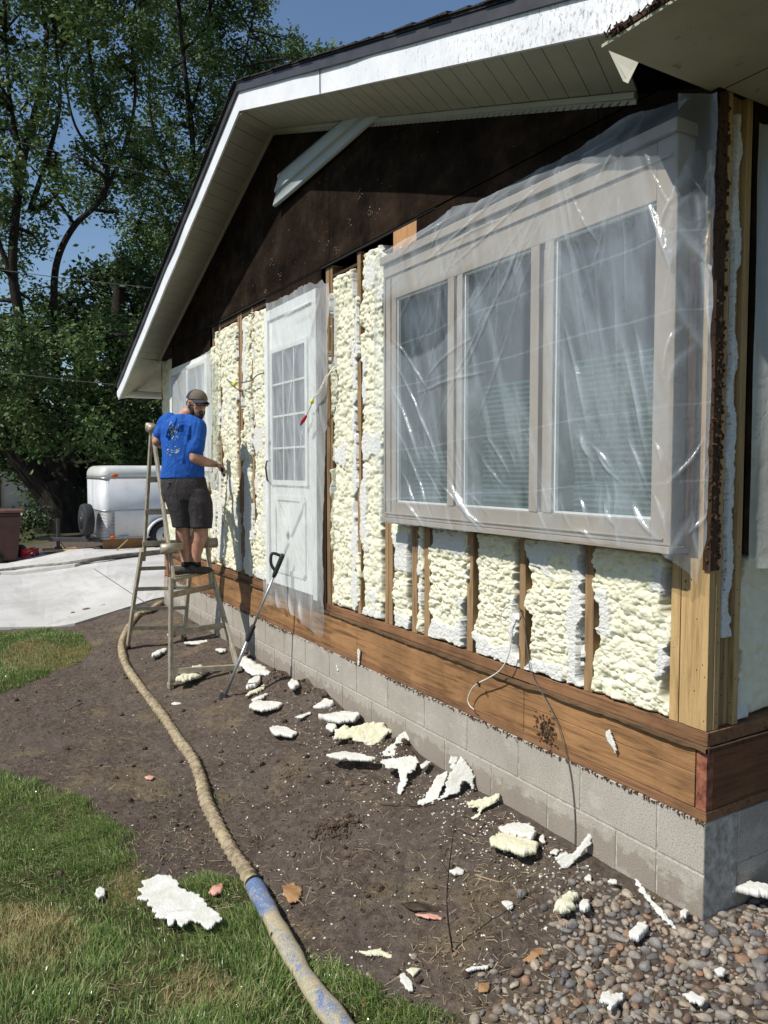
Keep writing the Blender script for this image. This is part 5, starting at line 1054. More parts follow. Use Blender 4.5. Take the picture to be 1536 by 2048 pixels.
t = thing('cable', 'pair of white wires with a yellow and a red wire nut beside the door', 'cable', W(672, 735, -.03), 'loose electrical cables')
for k_, dy in ((0, 0), (1, 6)):
    cable([W(672, 733+dy, -.0), W(663, 740+dy, -.05), W(650, 762-dy, -.09), W(640, 778+dy, -.11), W(628, 795, -.11), W(620, 815, -.11), W(612, 832, -.11)], .0045, None).build('wire', M['cable'], t, True)
mb = MB(); mb.ell(W(624, 803, -.12), (.014, .014, .018)); mb.build('wire_nut', M['yellow'], t, True); mb = MB(); mb.tube([W(612, 832, -.115), W(606, 842, -.115), W(601, 850, -.115)], [.010, .014, .006], 8); mb.build('wire_nut', M['redp'], t, True)
t = thing('cable', 'dark cable with a yellow wire nut sticking out left of the door', 'cable', W(510, 750, -.02), 'loose electrical cables')
cable([W(530, 745, .0), W(515, 750, -.05), W(500, 762, -.06), W(480, 765, -.06), W(468, 766, -.05), W(458, 762, -.04), W(454, 758, -.01)], .005, None).build('wire', M['cabledk'], t, True)
mb = MB(); mb.ell(W(469, 768, -.07), (.022, .018, .024)); mb.build('wire_nut', M['yellow'], t, True)
# ================================================================== LADDER
k = N('ladder_alu'); n = k.noise(14, 7, .8); c = k.ramp(n, [(.3, (.20, .165, .11)), (.5, (.36, .32, .24)), (.68, (.50, .46, .38))]); c = k.mix(k.ramp(k.noise(45, 5, .8), [(.62, 0.), (.70, .8)]), c, (.70, .68, .58)); k.bump(n, .2, .002); M['alu'] = k.fin(c, .5, .4, .35)
M['redpaint'] = simple('worn_red_paint', (.33, .08, .06), (.25, .17, .12), .6, 30, .2); M['foam_stick'] = M['crumb']
FNL, FNR, FFL, FFR = [G(*p) for p in ((341, 1375), (478, 1345), (255, 1298), (368, 1282))]
for p_ in (FNL, FNR, FFL, FFR): p_[2] = float(gz(p_[0], p_[1]))
lad = thing('ladder', 'dusty aluminium multi-position stepladder standing on the soil by the wall', 'ladder', (FNL+FFR)/2)
yl, yr = FNL[1], FNR[1]
HL = W(302, 862, yl+.06); apx = HL[0]; apz = HL[2]; HRr = np.array([apx+.02, yr-.06, apz])
KNL = W(342, 1155, yl+.03); KNR = W(424, 1150, yr-.03); KFL = W(284, 1100, yl+.03)
KFR = np.array([KFL[0]+.06, yr-.03, KFL[2]]); 
def lbar(a, b, w=.028, h=.062, up=(0, 1, 0)):
    return MB().bar(a, b, w, h, up)
bend = lambda a, b, t, off: a+(b-a)*t+np.array(off)
for nm, F, K, H in (('near', FNL, KNL, HL), ('near', FNR, KNR, HRr), ('far', FFL, KFL, HL), ('far', FFR, KFR, HRr)):
    mb = MB(); mid_ = F+(K-F)*.52+np.array([.0 if nm == 'near' else -.03, 0, 0]); sx = .03 if nm == 'near' else -.03
    mb.bar(F, mid_, .065, .028, (0, 1, 0)); mb.bar(mid_-(mid_-F)*.02, K, .065, .028, (0, 1, 0)); mb.build('lower_rail', M['alu'], lad, bev=.004)
    H2 = H+np.array([sx*.9, 0, 0]); mb = MB(); off = np.array([0, .030 if F[1] < -.6 else -.030, 0]); mb.bar(K+(F-K)*.10+off, H2+off*.3, .055, .026, (0, 1, 0)); mb.build('upper_rail', M['alu'], lad, bev=.004)
    mb = MB(); mb.bar(F+np.array([0, 0, .0]), F+(K-F)*.05, .075, .04, (0, 1, 0)); mb.build('foot', M['darkwood'] if nm == 'far' else M['alu'], lad, bev=.004)
for H in (HL, HRr):
    mb = MB(); mb.tube([H+np.array([-.03, -.035, .035]), H+np.array([-.03, .035, .035])], .040, 18); mb.tube([H+np.array([.03, -.032, .02]), H+np.array([.03, .032, .02])], .040, 18); mb.build('hinge', M['alu'], lad, True)
def at_(a, b, z): t = (z-a[2])/(b[2]-a[2]); return a+(b-a)*t
def rung(La, Lb, Ra, Rb, z, w=.035, h=.03, mat='alu', nm='rung'):
    a = at_(La, Lb, z); b = at_(Ra, Rb, z); return lbar(a, b, w, h, (0, 0, 1)).build(nm, M[mat], lad, bev=.003)
zK = KNL[2]; zg = FNL[2]
for fz in (.155, .50, .84): rung(FNL, KNL, FNR, KNR, zg+(zK-zg)*fz, .03, .045)
step = rung(FNL, KNL, FNR, KNR, zK-.02, .075, .025, nm='step')
zF = KFL[2]; 
for fz in (.22, .42, .62, .82, .97): rung(FFL, KFL, FFR, KFR, FFL[2]+(zF-FFL[2])*fz, .025, .035)
for z in (zF+.06, zF+.36, zF+.66): rung(KFL, HL, KFR, HRr, z, .03, .05)
z2 = zK+.23; a, b = at_(KNL, HL, z2), at_(KNR, HRr, z2); lbar(a, b, .05, .06, (0, 0, 1)).build('rung', M['alu'], lad, bev=.004)
for p_ in (a, b):
    mb = MB(); mb.tube([p_+np.array([.05, -.06, .0]), p_+np.array([.05, .06, .0])], .045, 14); mb.build('lock_bracket', M['alu'], lad, True)
    mb = MB(); mb.bar(p_+np.array([.035, -.012, .05]), p_+np.array([.085, -.012, -.32]), .014, .03); mb.build('red_channel', M['redpaint'], lad)
for (a, b) in ((FNL+(KNL-FNL)*.155, FNL+(KNL-FNL)*.0+np.array([-.2, .12, .02])),): pass
mb = MB(); p0 = at_(FNL, KNL, zg+.16); mb.tube([p0+np.array([0, .10, 0]), p0+np.array([.01, .06, -.06]), p0+np.array([.01, .02, -.11])], .006, 6); mb.build('brace', M['alu'], lad)
mb = MB(); p0 = at_(FNR, KNR, zg+.16); mb.tube([p0+np.array([0, -.10, 0]), p0+np.array([.01, -.06, -.06]), p0+np.array([.01, -.02, -.11])], .006, 6); mb.build('brace', M['alu'], lad)
# ================================================================== SCRAPER POLE
M['grip'] = simple('black_grip', (.025, .025, .028), (.015, .015, .016), .6, 40, .4, .002); M['pole'] = simple('pole_metal', (.42, .42, .43), (.33, .33, .34), .35, 20, .05, .001, .5, .7)
A = G(447, 1395); A[2] = float(gz(A[0], A[1])); Bt = W(566, 1108, -.10); tp = thing('scraper_pole', 'long metal scraper pole with black grips leaning on the plastic covered door', 'scraper', A)
pf = lambda t: A+(Bt-A)*t
MB().tube([pf(.03), pf(.44)], .013, 12).build('lower_shaft', M['pole'], tp, True); MB().tube([pf(.40), pf(.41), pf(.50), pf(.51)], [.017, .020, .020, .016], 12).build('grip', M['grip'], tp, True); MB().tube([pf(.5), pf(.88)], .0095, 12).build('upper_shaft', M['pole'], tp, True)
MB().tube([pf(.84), pf(.86), pf(.98), pf(1.)], [.013, .018, .019, .016], 12).build('grip', M['grip'], tp, True)
e = pf(.985); dd_ = (Bt-A)/np.linalg.norm(Bt-A); mb = MB(); mb.tube(catmull([e, e-RV*.075+UV*.02, e-RV*.085-UV*.055, e-dd_*.13], 6), .012, 8); mb.build('d_handle', M['grip'], tp, True)
mb = MB(); mb.bar(pf(.035)-RV*.0, pf(-.012), .075, .004, tuple(FV)); mb.build('scraper_blade', M['drip'], tp)
# ================================================================== MAN ON THE LADDER
foot_mid = (at_(FNL, KNL, zK)+at_(FNR, KNR, zK))/2
DM = depth(foot_mid)+.0; SP = DM/FPX       # metres per sighted unit at his distance
def Pm(cx, cy, dd=0., crop=True):
    x, y = (280+cx/4.875, 760+cy/4.875) if crop else (cx, cy)
    return Vector(PD(x, y, DM+dd))
Rv, Uv, Fv = Vector(RV), Vector(UV), Vector(FV)
RB = Matrix((Rv, Fv, Uv)).transposed()      # columns: right, away, up
MU = SP/4.875                                # metres per crop unit
man = thing('person', 'bearded man in blue t-shirt, dark shorts and cap standing on the ladder', 'person', foot_mid)
def loft(mb, rings, n=20):
    """rings: (centre, rx, ry) elliptical rings in the right/away plane, ends capped"""
    n0 = len(mb.v)
    for (c, rx, ry, *ax) in rings:
        T = ax[0] if ax else 0.
        for j in range(n):
            a = 2*math.pi*j/n; p = Vector((math.cos(a)*rx, math.sin(a)*ry, 0)); p = Matrix.Rotation(T, 3, 'Z') @ p; mb.v.append(tuple(c+RB@p))
    k_ = len(rings)
    for i in range(k_-1):
        for j in range(n): mb.f.append((n0+i*n+j, n0+i*n+(j+1) % n, n0+(i+1)*n+(j+1) % n, n0+(i+1)*n+j))
    mb.f.append(tuple(n0+j for j in range(n))[::-1]); mb.f.append(tuple(n0+(k_-1)*n+j for j in range(n)))
def limb(mb, pts, rad, n=14): 
    mb.tube(catmull([tuple(p) for p in pts], 6), np.interp(np.linspace(0, 1, 6*(len(pts)-1)+1), np.linspace(0, 1, len(pts)), rad), n)
    mb.ell(pts[0], (rad[0],)*3, 12, 8); mb.ell(pts[-1], (rad[-1],)*3, 12, 8)
def organic(name, mb, mat, parent, vox, it=4):
    o = obj(name, mb.v, mb.f, mat, parent, True); bm = bmesh.new(); bm.from_mesh(o.data); bmesh.ops.recalc_face_normals(bm, faces=bm.faces[:]); bm.to_mesh(o.data); bm.free()
    r = o.modifiers.new('remesh', 'REMESH'); r.mode = 'VOXEL'; r.voxel_size = vox; r.use_smooth_shade = True
    s = o.modifiers.new('smooth', 'SMOOTH'); s.factor = .5; s.iterations = it; return o
k = N('skin'); n = k.noise(20, 5, .6); c = k.ramp(n, [(.3, (.34, .17, .11)), (.7, (.47, .26, .18))]); hr = k.noise(240, 3, .8); c = k.mix(k.ramp(hr, [(.6, 0.), (.75, .3)]), c, (.10, .05, .03)); k.b.inputs['Subsurface Weight'].default_value = .08; k.b.inputs['Subsurface Radius'].default_value = (.01, .004, .002); M['skin'] = k.fin(c, .5, .35)
def cloth(name, a, b, sc=9): 
    k = N(name); n = k.noise(sc, 5, .6, k.map((1, 1, .6)), 1.5); f = k.noise(400, 2, .5); k.bump(k.math('ADD', n, k.math('MULTIPLY', f, .08)), .9, .03); return k.fin(k.ramp(n, [(.3, b), (.7, a)]), .9, .1)
M['shirt'] = cloth('shirt_cotton', (.028, .115, .43), (.018, .080, .33)); M['shorts'] = cloth('shorts_cloth', (.055, .050, .050), (.040, .037, .038), 12)
M['sole'] = simple('shoe', (.07, .065, .055), (.04, .035, .03), .8, 50, .3); M['hair'] = simple('hair', (.020, .013, .010), (.010, .007, .006), .7, 120, .5, .003)
M['capfront'] = simple('cap_front', (.16, .13, .10), (.12, .10, .078), .9, 60, .2); M['capmesh'] = simple('cap_mesh', (.045, .05, .06), (.03, .03, .04), .9, 150, .4); M['shade'] = simple('sunglass', (.01, .01, .012), None, .08, 4, 0, spec=.8); M['print'] = simple('shirt_print', (.42, .52, .45), (.10, .16, .30), .9, 40, 0, lo=.45, hi=.55)
# --- skin: one continuous body
b = MB()
hc = Pm(556, 235, .0)                       # head centre
hs = 1.22*MU*4.875/MU*0+1.
# facing direction of the head: to the right and a little towards the viewer and down
fd_ = (Rv*.66-Fv*.72-Uv*.15).normalized(); up_ = (Uv+fd_*.12).normalized(); up_ = (up_-fd_*up_.dot(fd_)).normalized(); sd2 = fd_.cross(up_).normalized()   # his right side? (points to viewer side)
RH = Matrix((fd_, sd2, up_)).transposed()
H = lambda f, s, u: hc+fd_*f+sd2*s+up_*u
b.ell(H(-.005, 0, .035), (.096, .076, .092), 22, 14, RH); b.ell(H(.022, 0, -.045), (.062, .056, .075), 18, 12, RH); b.ell(H(.030, 0, -.095), (.042, .040, .030), 14, 10, RH)
b.ell(H(.094, 0, -.022), (.018, .012, .020), 10, 8, RH); b.ell(H(.088, 0, .0), (.012, .009, .022), 10, 8, RH)
for s in (-1, 1): b.ell(H(-.012, s*.078, -.012), (.018, .007, .031), 12, 8, RH); b.ell(H(.055, s*.036, -.022), (.022, .02, .018), 10, 8, RH)
b.ell(H(.078, 0, -.062), (.012, .022, .006), 10, 6, RH); b.ell(H(.076, 0, -.074), (.011, .019, .006), 10, 6, RH)
nk = Pm(450, 345, .02); limb(b, [H(-.030, 0, -.05), Pm(478, 320, .01), nk, Pm(415, 400, .03)], [.058, .058, .066, .075])
loft(b, [(Pm(400, 950, 0), .115, .09), (Pm(410, 800, 0), .12, .085), (Pm(400, 600, 0), .14, .10), (Pm(395, 450, .01), .15, .09), (Pm(400, 380, .02), .09, .06)])
SLh, SRh = Pm(262, 400, .03), Pm(556, 470, -.02)
EL = Pm(165, 600, .0); limb(b, [SLh, Pm(205, 500, .02), EL], [.058, .050, .040]); WL = Pm(250, 640, .20); limb(b, [EL, Pm(205, 625, .10), WL], [.042, .040, .028])
ER = Pm(530, 762, -.10); limb(b, [SRh, Pm(538, 620, -.07), ER], [.060, .054, .047]); WR_ = Pm(735, 822, .02); limb(b, [ER, Pm(620, 795, -.06), WR_], [.047, .045, .028])
def hand(wr, dirv, palm, side, L=.18, curl=(.6, .9, 1.0), thumb=1):
    """palm and five bent fingers; dirv along the hand, palm = palm normal, side = towards the thumb"""
    d, pn, sdv = dirv.normalized(), palm.normalized(), side.normalized(); c = wr+d*.045
    Rm = Matrix((d, sdv, pn)).transposed(); b.ell(c, (.050, .042, .017), 14, 10, Rm); b.ell(wr+d*.005, (.03, .028, .02), 12, 8, Rm)
    for i, (o_, l_) in enumerate(((.030, .070), (.010, .078), (-.011, .072), (-.030, .056))):
        p = c+d*.036+sdv*o_; pts_ = [p]; ang = 0.
        for j, (f, cu) in enumerate(zip((.45, .32, .25), curl)):
            ang += cu*(1+.08*i); dr = d*math.cos(ang)+pn*math.sin(ang); p = p+dr*l_*f; pts_.append(p)
        b.tube(pts_, [.0105, .010, .009, .0075], 8); b.ell(pts_[-1], (.0075,)*3, 8, 6)
    q0 = c-d*.022+sdv*.032; q1 = q0+(sdv*.8+d*.6+pn*.4).normalized()*.034; q2 = q1+(d*.8+pn*.7+sdv*.1).normalized()*.030; q3 = q2+(d*.6+pn*.8-sdv*.2).normalized()*.022
    b.tube([q0, q1, q2, q3], [.014, .0125, .011, .009], 8); b.ell(q3, (.009,)*3, 8, 6)
hand(WR_, (Rv*.86-Uv*.42+Fv*.25), (-Uv*.8-Fv*.3-Rv*.3), (-Fv*.9+Uv*.3), curl=(.7, .9, .8))
hand(WL, (Fv*.9+Rv*.35-Uv*.1), (-Uv), Rv, curl=(.5, .8, .7))
HLh, HRh = Pm(355, 1040, .0), Pm(545, 1040, -.0); KL, KR = Pm(412, 1420, -.01), Pm(580, 1430, -.0); AL, AR = Pm(452, 1800, .0), Pm(545, 1800, .02)
limb(b, [HLh, Pm(385, 1230, -.01), KL, Pm(420, 1560, .015), Pm(440, 1690, .01), AL], [.085, .080, .060, .064, .044, .038]); limb(b, [HRh, Pm(575, 1230, -.01), KR, Pm(572, 1560, .015), Pm(553, 1690, .01), AR], [.085, .080, .060, .064, .044, .038])
body = organic('body', b, M['skin'], man, .0075, 3)
# --- t-shirt
b = MB()
loft(b, [(Pm(412, 968, 0), .192, .142), (Pm(420, 860, -.01), .183, .138), (Pm(418, 730, -.01), .175, .134), (Pm(408, 600, .0), .178, .134), (Pm(398, 490, .01), .178, .124), (Pm(398, 420, .015), .165, .108), (Pm(412, 370, .02), .115, .085), (Pm(436, 338, .025), .075, .07)], 26)
limb(b, [Pm(290, 405, .03), Pm(255, 435, .03), Pm(222, 500, .015), Pm(200, 525, .01)], [.080, .080, .068, .066]); limb(b, [Pm(500, 420, .0), Pm(548, 470, -.03), Pm(552, 570, -.06), Pm(542, 665, -.085)], [.085, .092, .078, .076])
for i, (x, y, x2, y2) in enumerate(((250, 640, 470, 930), (440, 660, 400, 900), (480, 440, 455, 640), (300, 430, 250, 560), (360, 360, 330, 470))):
    p, q = Pm(x, y, -.125), Pm(x2, y2, -.13); b.tube([p, (p+q)/2-Fv*.012, q], [.008, .016, .008], 8)
shirt = organic('t_shirt', b, M['shirt'], man, .009, 3)
# --- shorts
b = MB()
loft(b, [(Pm(425, 945, 0), .188, .135), (Pm(430, 1020, 0), .196, .145), (Pm(440, 1110, 0), .205, .145), (Pm(452, 1180, 0), .20, .13)], 24)
loft(b, [(Pm(370, 1080, 0), .125, .125), (Pm(385, 1200, -.01), .115, .12), (Pm(405, 1330, -.01), .094, .100), (Pm(414, 1440, -.005), .084, .090)], 20); loft(b, [(Pm(535, 1080, 0), .125, .125), (Pm(570, 1200, -.01), .122, .12), (Pm(594, 1330, -.01), .104, .102), (Pm(594, 1448, -.005), .094, .092)], 20)
b.ell(Pm(645, 1290, -.03), (.045, .06, .085), 12, 8, RB); b.ell(Pm(345, 1270, -.03), (.035, .06, .08), 12, 8, RB)
organic('cargo_shorts', b, M['shorts'], man, .010, 3)
mb = MB(); q = Pm(290, 1010, -.11); mb.tube([Pm(255, 990, -.13), Pm(300, 1005, -.135), Pm(270, 1060, -.12)], .004, 6); mb.build('pocket_seam', M['drip'], man, True)
# --- shoes and socks
for s, A_, toe in ((0, AL, -1), (1, AR, 1)):
    b = MB(); base = A_-Uv*(.047); gd = (Rv*(-.50 if s == 0 else .62)+Fv*(-.30 if s == 0 else .5)).normalized()
    b.ell(base-gd*.03+Uv*.008, (.055, .042, .045), 14, 10, Matrix((gd, gd.cross(Uv).normalized(), Uv)).transposed()); b.ell(base+gd*.06-Uv*.006, (.10, .046, .034), 16, 10, Matrix((gd, gd.cross(Uv).normalized(), Uv)).transposed()); b.ell(A_-Uv*.015, (.045, .045, .04), 12, 8)
    organic('shoe', b, M['sole'], man, .007, 2)
    b = MB(); b.tube([A_-Uv*.02, A_+Uv*.025], [.045, .043], 14); b.build('sock', M['dark'], man, True)
# --- cap, glasses, beard, hair
b = MB(); n0 = 0; cc = H(-.008, 0, .052); ring = []
for i in range(9):
    th = math.pi/2*i/8
    for j in range(28):
        a = 2*math.pi*j/28; b.v.append(tuple(cc+fd_*math.cos(a)*.106*math.cos(th)+sd2*math.sin(a)*.088*math.cos(th)+up_*(.088*math.sin(th)-.012)))
for i in range(8):
    for j in range(28): b.f.append((i*28+j, i*28+(j+1) % 28, (i+1)*28+(j+1) % 28, (i+1)*28+j))
cap = b.build('cap', M['capmesh'], man, True)
cap.data.materials.append(M['capfront'])
for pl in cap.data.polygons:
    cpt = pl.center-cc
    if cpt.dot(fd_) > .012: pl.material_index = 1
b = MB(); nb = 12
for i in range(nb+1):
    a = -1.15+2.3*i/nb; e0 = cc+fd_*math.cos(a)*.100+sd2*math.sin(a)*.082-up_*.014; e1 = cc+fd_*(math.cos(a)*.085+.088*math.cos(a*.75)+.0)+sd2*math.sin(a)*.074-up_*(.026+.018*abs(math.sin(a)))
    b.v += [tuple(e0), tuple(e1), tuple(e1-up_*.004), tuple(e0-up_*.005)]
for i in range(nb):
    for j in range(4): b.f.append((4*i+j, 4*i+(j+1) % 4, 4*i+4+(j+1) % 4, 4*i+4+j))
b.build('cap_brim', M['capmesh'], man, True)
b = MB()
for s in (-1, 1): b.ell(H(.090, s*.034, .006), (.010, .029, .021), 14, 8, Matrix((fd_+sd2*s*.25, sd2, up_)).transposed()); b.tube([H(.088, s*.060, .012), H(.03, s*.080, .012), H(-.02, s*.080, .008)], .0035, 6)
b.tube([H(.100, -.012, .010), H(.100, .012, .010)], .003, 6); b.build('sunglasses', M['shade'], man, True)
b = MB(); b.ell(H(.035, 0, -.098), (.050, .050, .040), 16, 10, RH); b.ell(H(.070, 0, -.100), (.026, .032, .034), 14, 10, RH)
for s in (-1, 1): b.ell(H(.020, s*.052, -.062), (.030, .016, .046), 12, 8, RH); b.ell(H(.000, s*.066, -.030), (.014, .010, .030), 10, 8, RH)
b.tube([H(.082, -.026, -.066), H(.096, 0, -.053), H(.082, .026, -.066)], .007, 8)
organic('beard', b, M['hair'], man, .006, 2)
b = MB(); b.ell(H(-.030, 0, .0), (.076, .079, .060), 16, 10, RH); b.build('hair', M['hair'], man, True)
# back print on the shirt: abstract worn graphic
def back(cx, cy): return Pm(cx, cy, 0)
b = MB(); r2 = random.Random(31)
from mathutils.bvhtree import BVHTree
dg = bpy.context.evaluated_depsgraph_get(); se = shirt.evaluated_get(dg); me_ = se.to_mesh(); mw = Matrix.Identity(4)
bv = BVHTree.FromPolygons([v.co.copy() for v in me_.vertices], [tuple(p.vertices) for p in me_.polygons]); se.to_mesh_clear()
def stick(cx, cy):
    d = Vector(ray(280+cx/4.875, 760+cy/4.875)).normalized(); h = bv.ray_cast(Vector(CAM), d); return (h[0]-d*.0035) if h[0] is not None else None
def patch(cx, cy, w, h, rot):
    c_, s_ = math.cos(rot), math.sin(rot); q = []
    for k_ in range(7):
        a = 2*math.pi*k_/7; u, v_ = math.cos(a)*w*r2.uniform(.6, 1), math.sin(a)*h*r2.uniform(.6, 1); p = stick(cx+u*c_-v_*s_, cy+u*s_+v_*c_)
        if p is None: return
        q.append(tuple(p))
    b.add(q, [tuple(range(7))])
for i in range(34): t_ = r2.random(); patch(292+40*t_+r2.gauss(0, 12), 420+160*t_+r2.gauss(0, 10), r2.uniform(3, 12), r2.uniform(8, 26), r2.uniform(-.3, .3))
for i in range(40): patch(r2.uniform(262, 380), 690+r2.gauss(0, 18)+(0), r2.uniform(5, 14), r2.uniform(2, 6), r2.uniform(-.3, .5))
patch(390, 487, 12, 12, 0)
for i in range(12): patch(345+r2.gauss(0, 14), 500+r2.gauss(0, 30), 3, 16, .4)
b.build('shirt_graphic', M['print'], shirt, True)
# tool in his hand
mb = MB(); e = WR_+Rv*.05-Uv*.03; mb.tube([e+Uv*.03-Rv*.01-Fv*.0, e-Uv*.01, e-Uv*.075+Rv*.03], [.012, .014, .012], 8); t = mb.build('hand_scraper', M['grip'], None, True); tag(t, 'small black hand tool gripped by the man on the ladder', 'hand tool')
# ================================================================== TRAILER
XT = -13.95
def TP(x, y, X=XT): return XP(x, y, X)
zb = TP(210, 1079)[2]; zt = TP(210, 934)[2]; yF0 = TP(205, 1000)[1]; xb = XT-1.75; zm = TP(210, 1022)[2]; zr = TP(210, 957)[2]; yE = yF0+3.4
tr = thing('cargo_trailer', 'small white enclosed cargo trailer with a spare wheel on its nose', 'trailer', (XT-.8, yF0+1.5, -.1))
M['tw'] = simple('trailer_white', (.60, .61, .62), (.52, .53, .54), .35, 3, .03, .002, .5); M['tcap'] = simple('trailer_cap', (.62, .62, .58), (.52, .52, .48), .3, 3, .02, .002, .5)
def rbox(name, x0, x1, y0, y1, z0, z1, r, mat, seg=6, top=False):
    o = MB().box(x0, x1, y0, y1, z0, z1).build(name, mat, tr); bm = bmesh.new(); bm.from_mesh(o.data); ed = []
    for e_ in bm.edges:
        a, b_ = e_.verts[0].co, e_.verts[1].co
        if abs(a.x-b_.x) < 1e-5 and abs(a.y-b_.y) < 1e-5 and a.y < y0+.01: ed.append(e_)
        if top and a.z > z1-.01 and b_.z > z1-.01: ed.append(e_)
    bmesh.ops.bevel(bm, geom=ed, offset=r, segments=seg, profile=.5, affect='EDGES'); bm.to_mesh(o.data); bm.free(); o.data.polygons.foreach_set('use_smooth', np.ones(len(o.data.polygons), bool)); mm_ = o.modifiers.new('n', 'WEIGHTED_NORMAL') if False else None; return o
rbox('body', xb, XT, yF0-.02, yE, zb+.02, zr, .16, M['tw'])
rbox('roof', xb-.004, XT+.004, yF0-.025, yE, zr+.018, zt+.03, .17, M['tcap'], 8, True)
rbox('trim_band', xb-.012, XT+.012, yF0-.035, yE, zr-.01, zr+.019, .165, M['pole']); rbox('trim_band', xb-.010, XT+.010, yF0-.032, yE, zm-.015, zm+.012, .165, M['pole']); rbox('trim_band', xb-.010, XT+.010, yF0-.032, yE, zb, zb+.025, .165, M['pole'])
k = N('tread_plate'); v = k.map((1, 1, 1)); w = k.n('ShaderNodeTexWave', wave_type='BANDS', bands_direction='Z'); w.inputs['Scale'].default_value = 11; k.L(k.tc.outputs['Object'], w.inputs[0]); k.bump(w.outputs['Fac'], .8, .02); M['tread'] = k.fin(k.ramp(w.outputs['Fac'], [(.3, (.25, .25, .25)), (.6, (.6, .6, .6))]), .35, .5, .6)
rbox('stone_guard', xb-.006, XT+.006, yF0-.028, yF0+.22, zb+.026, zm-.016, .165, M['tread'])
for y_, z_, w_ in ((TP(229, 951)[1], TP(229, 951)[2], .07), (TP(225, 1075)[1], TP(225, 1075)[2], .06)):
    mb = MB(); mb.ell((XT+.012, y_, z_), (.02, w_, .035), 14, 8); mb.build('marker_light', simple('marker_amber', (.75, .16, .02), (.5, .1, .02), .3, 5, 0), tr, True)
mb = MB(); p = TP(247, 1074); mb.box(XT+.004, XT+.012, p[1]-.10, p[1]+.10, p[2]-.025, p[2]+.025); mb.build('name_plate', simple('plate_grey', (.35, .42, .48), (.2, .25, .3), .4, 20, 0), tr)
mb = MB(); 
for px in (217, 253, 290, 326):
    for i in range(9): p = TP(px, 965+i*13); mb.ell((XT+.012 if p[2] > zm+.02 or p[2] < zm-.02 else XT, p[1], p[2]), (.006, .008, .008), 6, 4)
mb.build('rivet', M['pole'], tr)
yW = TP(330, 1090)[1]; gzT = -.17+.0
def wheel(name, c, r, w, axis, parent):
    t_ = D.objects.new(name, None); link(t_, parent)
    c = Vector(c); ax = Vector(axis); mb = MB(); pts = [c-ax*w*.5, c-ax*w*.42, c-ax*w*.2, c+ax*w*.2, c+ax*w*.42, c+ax*w*.5]; mb.tube(pts, [r*.80, r*.95, r, r, r*.95, r*.80], 30); mb.build('tyre', simple('tyre_rubber', (.03, .03, .032), (.02, .02, .02), .8, 30, .3), t_, True)
    mb = MB(); mb.tube([c-ax*w*.52, c+ax*w*.52], r*.60, 24); mb.build('rim', M['grip'] if name == 'spare_wheel' else M['tcap'], t_, True); mb = MB(); mb.tube([c-ax*w*.56, c+ax*w*.56], r*.2, 12); mb.build('hub', M['drip'], t_, True); return t_
wheel('wheel', (XT-.06, yW, gzT+.31), .31, .20, (1, 0, 0), tr); wheel('wheel', (xb+.06, yW, gzT+.31), .31, .20, (1, 0, 0), tr)
mb = MB(); n = 16
for i in range(n+1):
    a = math.pi*i/n; 
    for (r_, x_) in ((.40, XT-.02), (.40, XT+.14), (.365, XT+.14), (.365, XT-.02)): mb.v.append((x_, yW+math.cos(a)*r_, gzT+.28+math.sin(a)*r_))
for i in range(n):
    for j in range(4): mb.f.append((4*i+j, 4*i+(j+1) % 4, 4*i+4+(j+1) % 4, 4*i+4+j))
mb.build('fender', M['tw'], tr, True)
MB().tube([(XT+.0, yW, gzT+.28), (XT+.006, yW, gzT+.28)], .36, 28).build('wheel_well', M['dark'], tr)
# spare wheel on the nose, tongue and jack
xs_ = XT-.55; ys_ = yF0-.28; wheel('spare_wheel', (xs_+.25, ys_+.02, TP(175, 1043)[2]+.02), .32, .20, (.08, -.997, 0), tr)
zt_ = zb-.02; tip = XP(88, 1070, XT-.85); yj = XP(115, 1060, XT-.85)[1]
mb = MB(); mb.bar((XT-.15, yF0+.1, zt_), (XT-.85, tip[1]+.1, zt_), .06, .08); mb.bar((xb+.15, yF0+.1, zt_), (XT-.85, tip[1]+.1, zt_), .06, .08); mb.bar((xs_-.3, yF0-.25, zt_), (XT-.2, yF0-.25, zt_), .05, .06); mb.bar((xb+.1, yF0+.02, zt_), (XT-.1, yF0+.02, zt_), .08, .10)
mb.bar((XT-.85, tip[1]-.1, zt_+.02), (XT-.85, tip[1]+.2, zt_+.02), .09, .07); mb.build('tongue', M['drip'], tr, bev=.006)
mb = MB(); mb.tube([(XT-.80, yj, gzT+.10), (XT-.80, yj, zt_+.42)], .035, 10); mb.tube([(XT-.80, yj, gzT+.06), (XT-.80, yj, gzT+.10)], .07, 10); mb.tube([(XT-.80, yj, zt_+.38), (XT-.80, yj-.10, zt_+.40)], .014, 6); mb.build('jack', M['drip'], tr)
mb = MB(); mb.tube([(XT-.80, yj, zt_), (XT-.80, yj+.14, zt_-.2), (XT-.8, yj+.04, zt_-.3)], .012, 6); mb.tube([(XT-.4, ys_, zt_+.1), (XT-.45, ys_+.03, zt_-.15), (XT-.35, ys_+.08, zt_-.05)], .01, 6); mb.build('safety_chain', M['pole'], tr)
o = MB().box(XT-1.05, XT-.55, yj-.28, yj+.36, gzT-.015+.08-.04, gzT+.060).build('wood_block', M['stud2'], None, bev=.01); tag(o, 'flat wooden plank under the trailer jack foot', 'wood plank')
zz0 = TP(260, 1100)[2]; o = MB().box(XT-.15, XT-.08, TP(208, 1090)[1], TP(305, 1090)[1], float(TP(208, 1101)[2]), zb-.005).build('timber', M['rim'], None, bev=.006); tag(o, 'brown timber board laid on edge under the trailer floor', 'timber')
p0, p1 = TP(255, 1080, XT+.1), TP(234, 1100, XT+.4); o = MB().tube([p0, p1], .014, 6).build('stick', M['stud2']); tag(o, 'thin pale stick leaning on the timber under the trailer', 'stick')
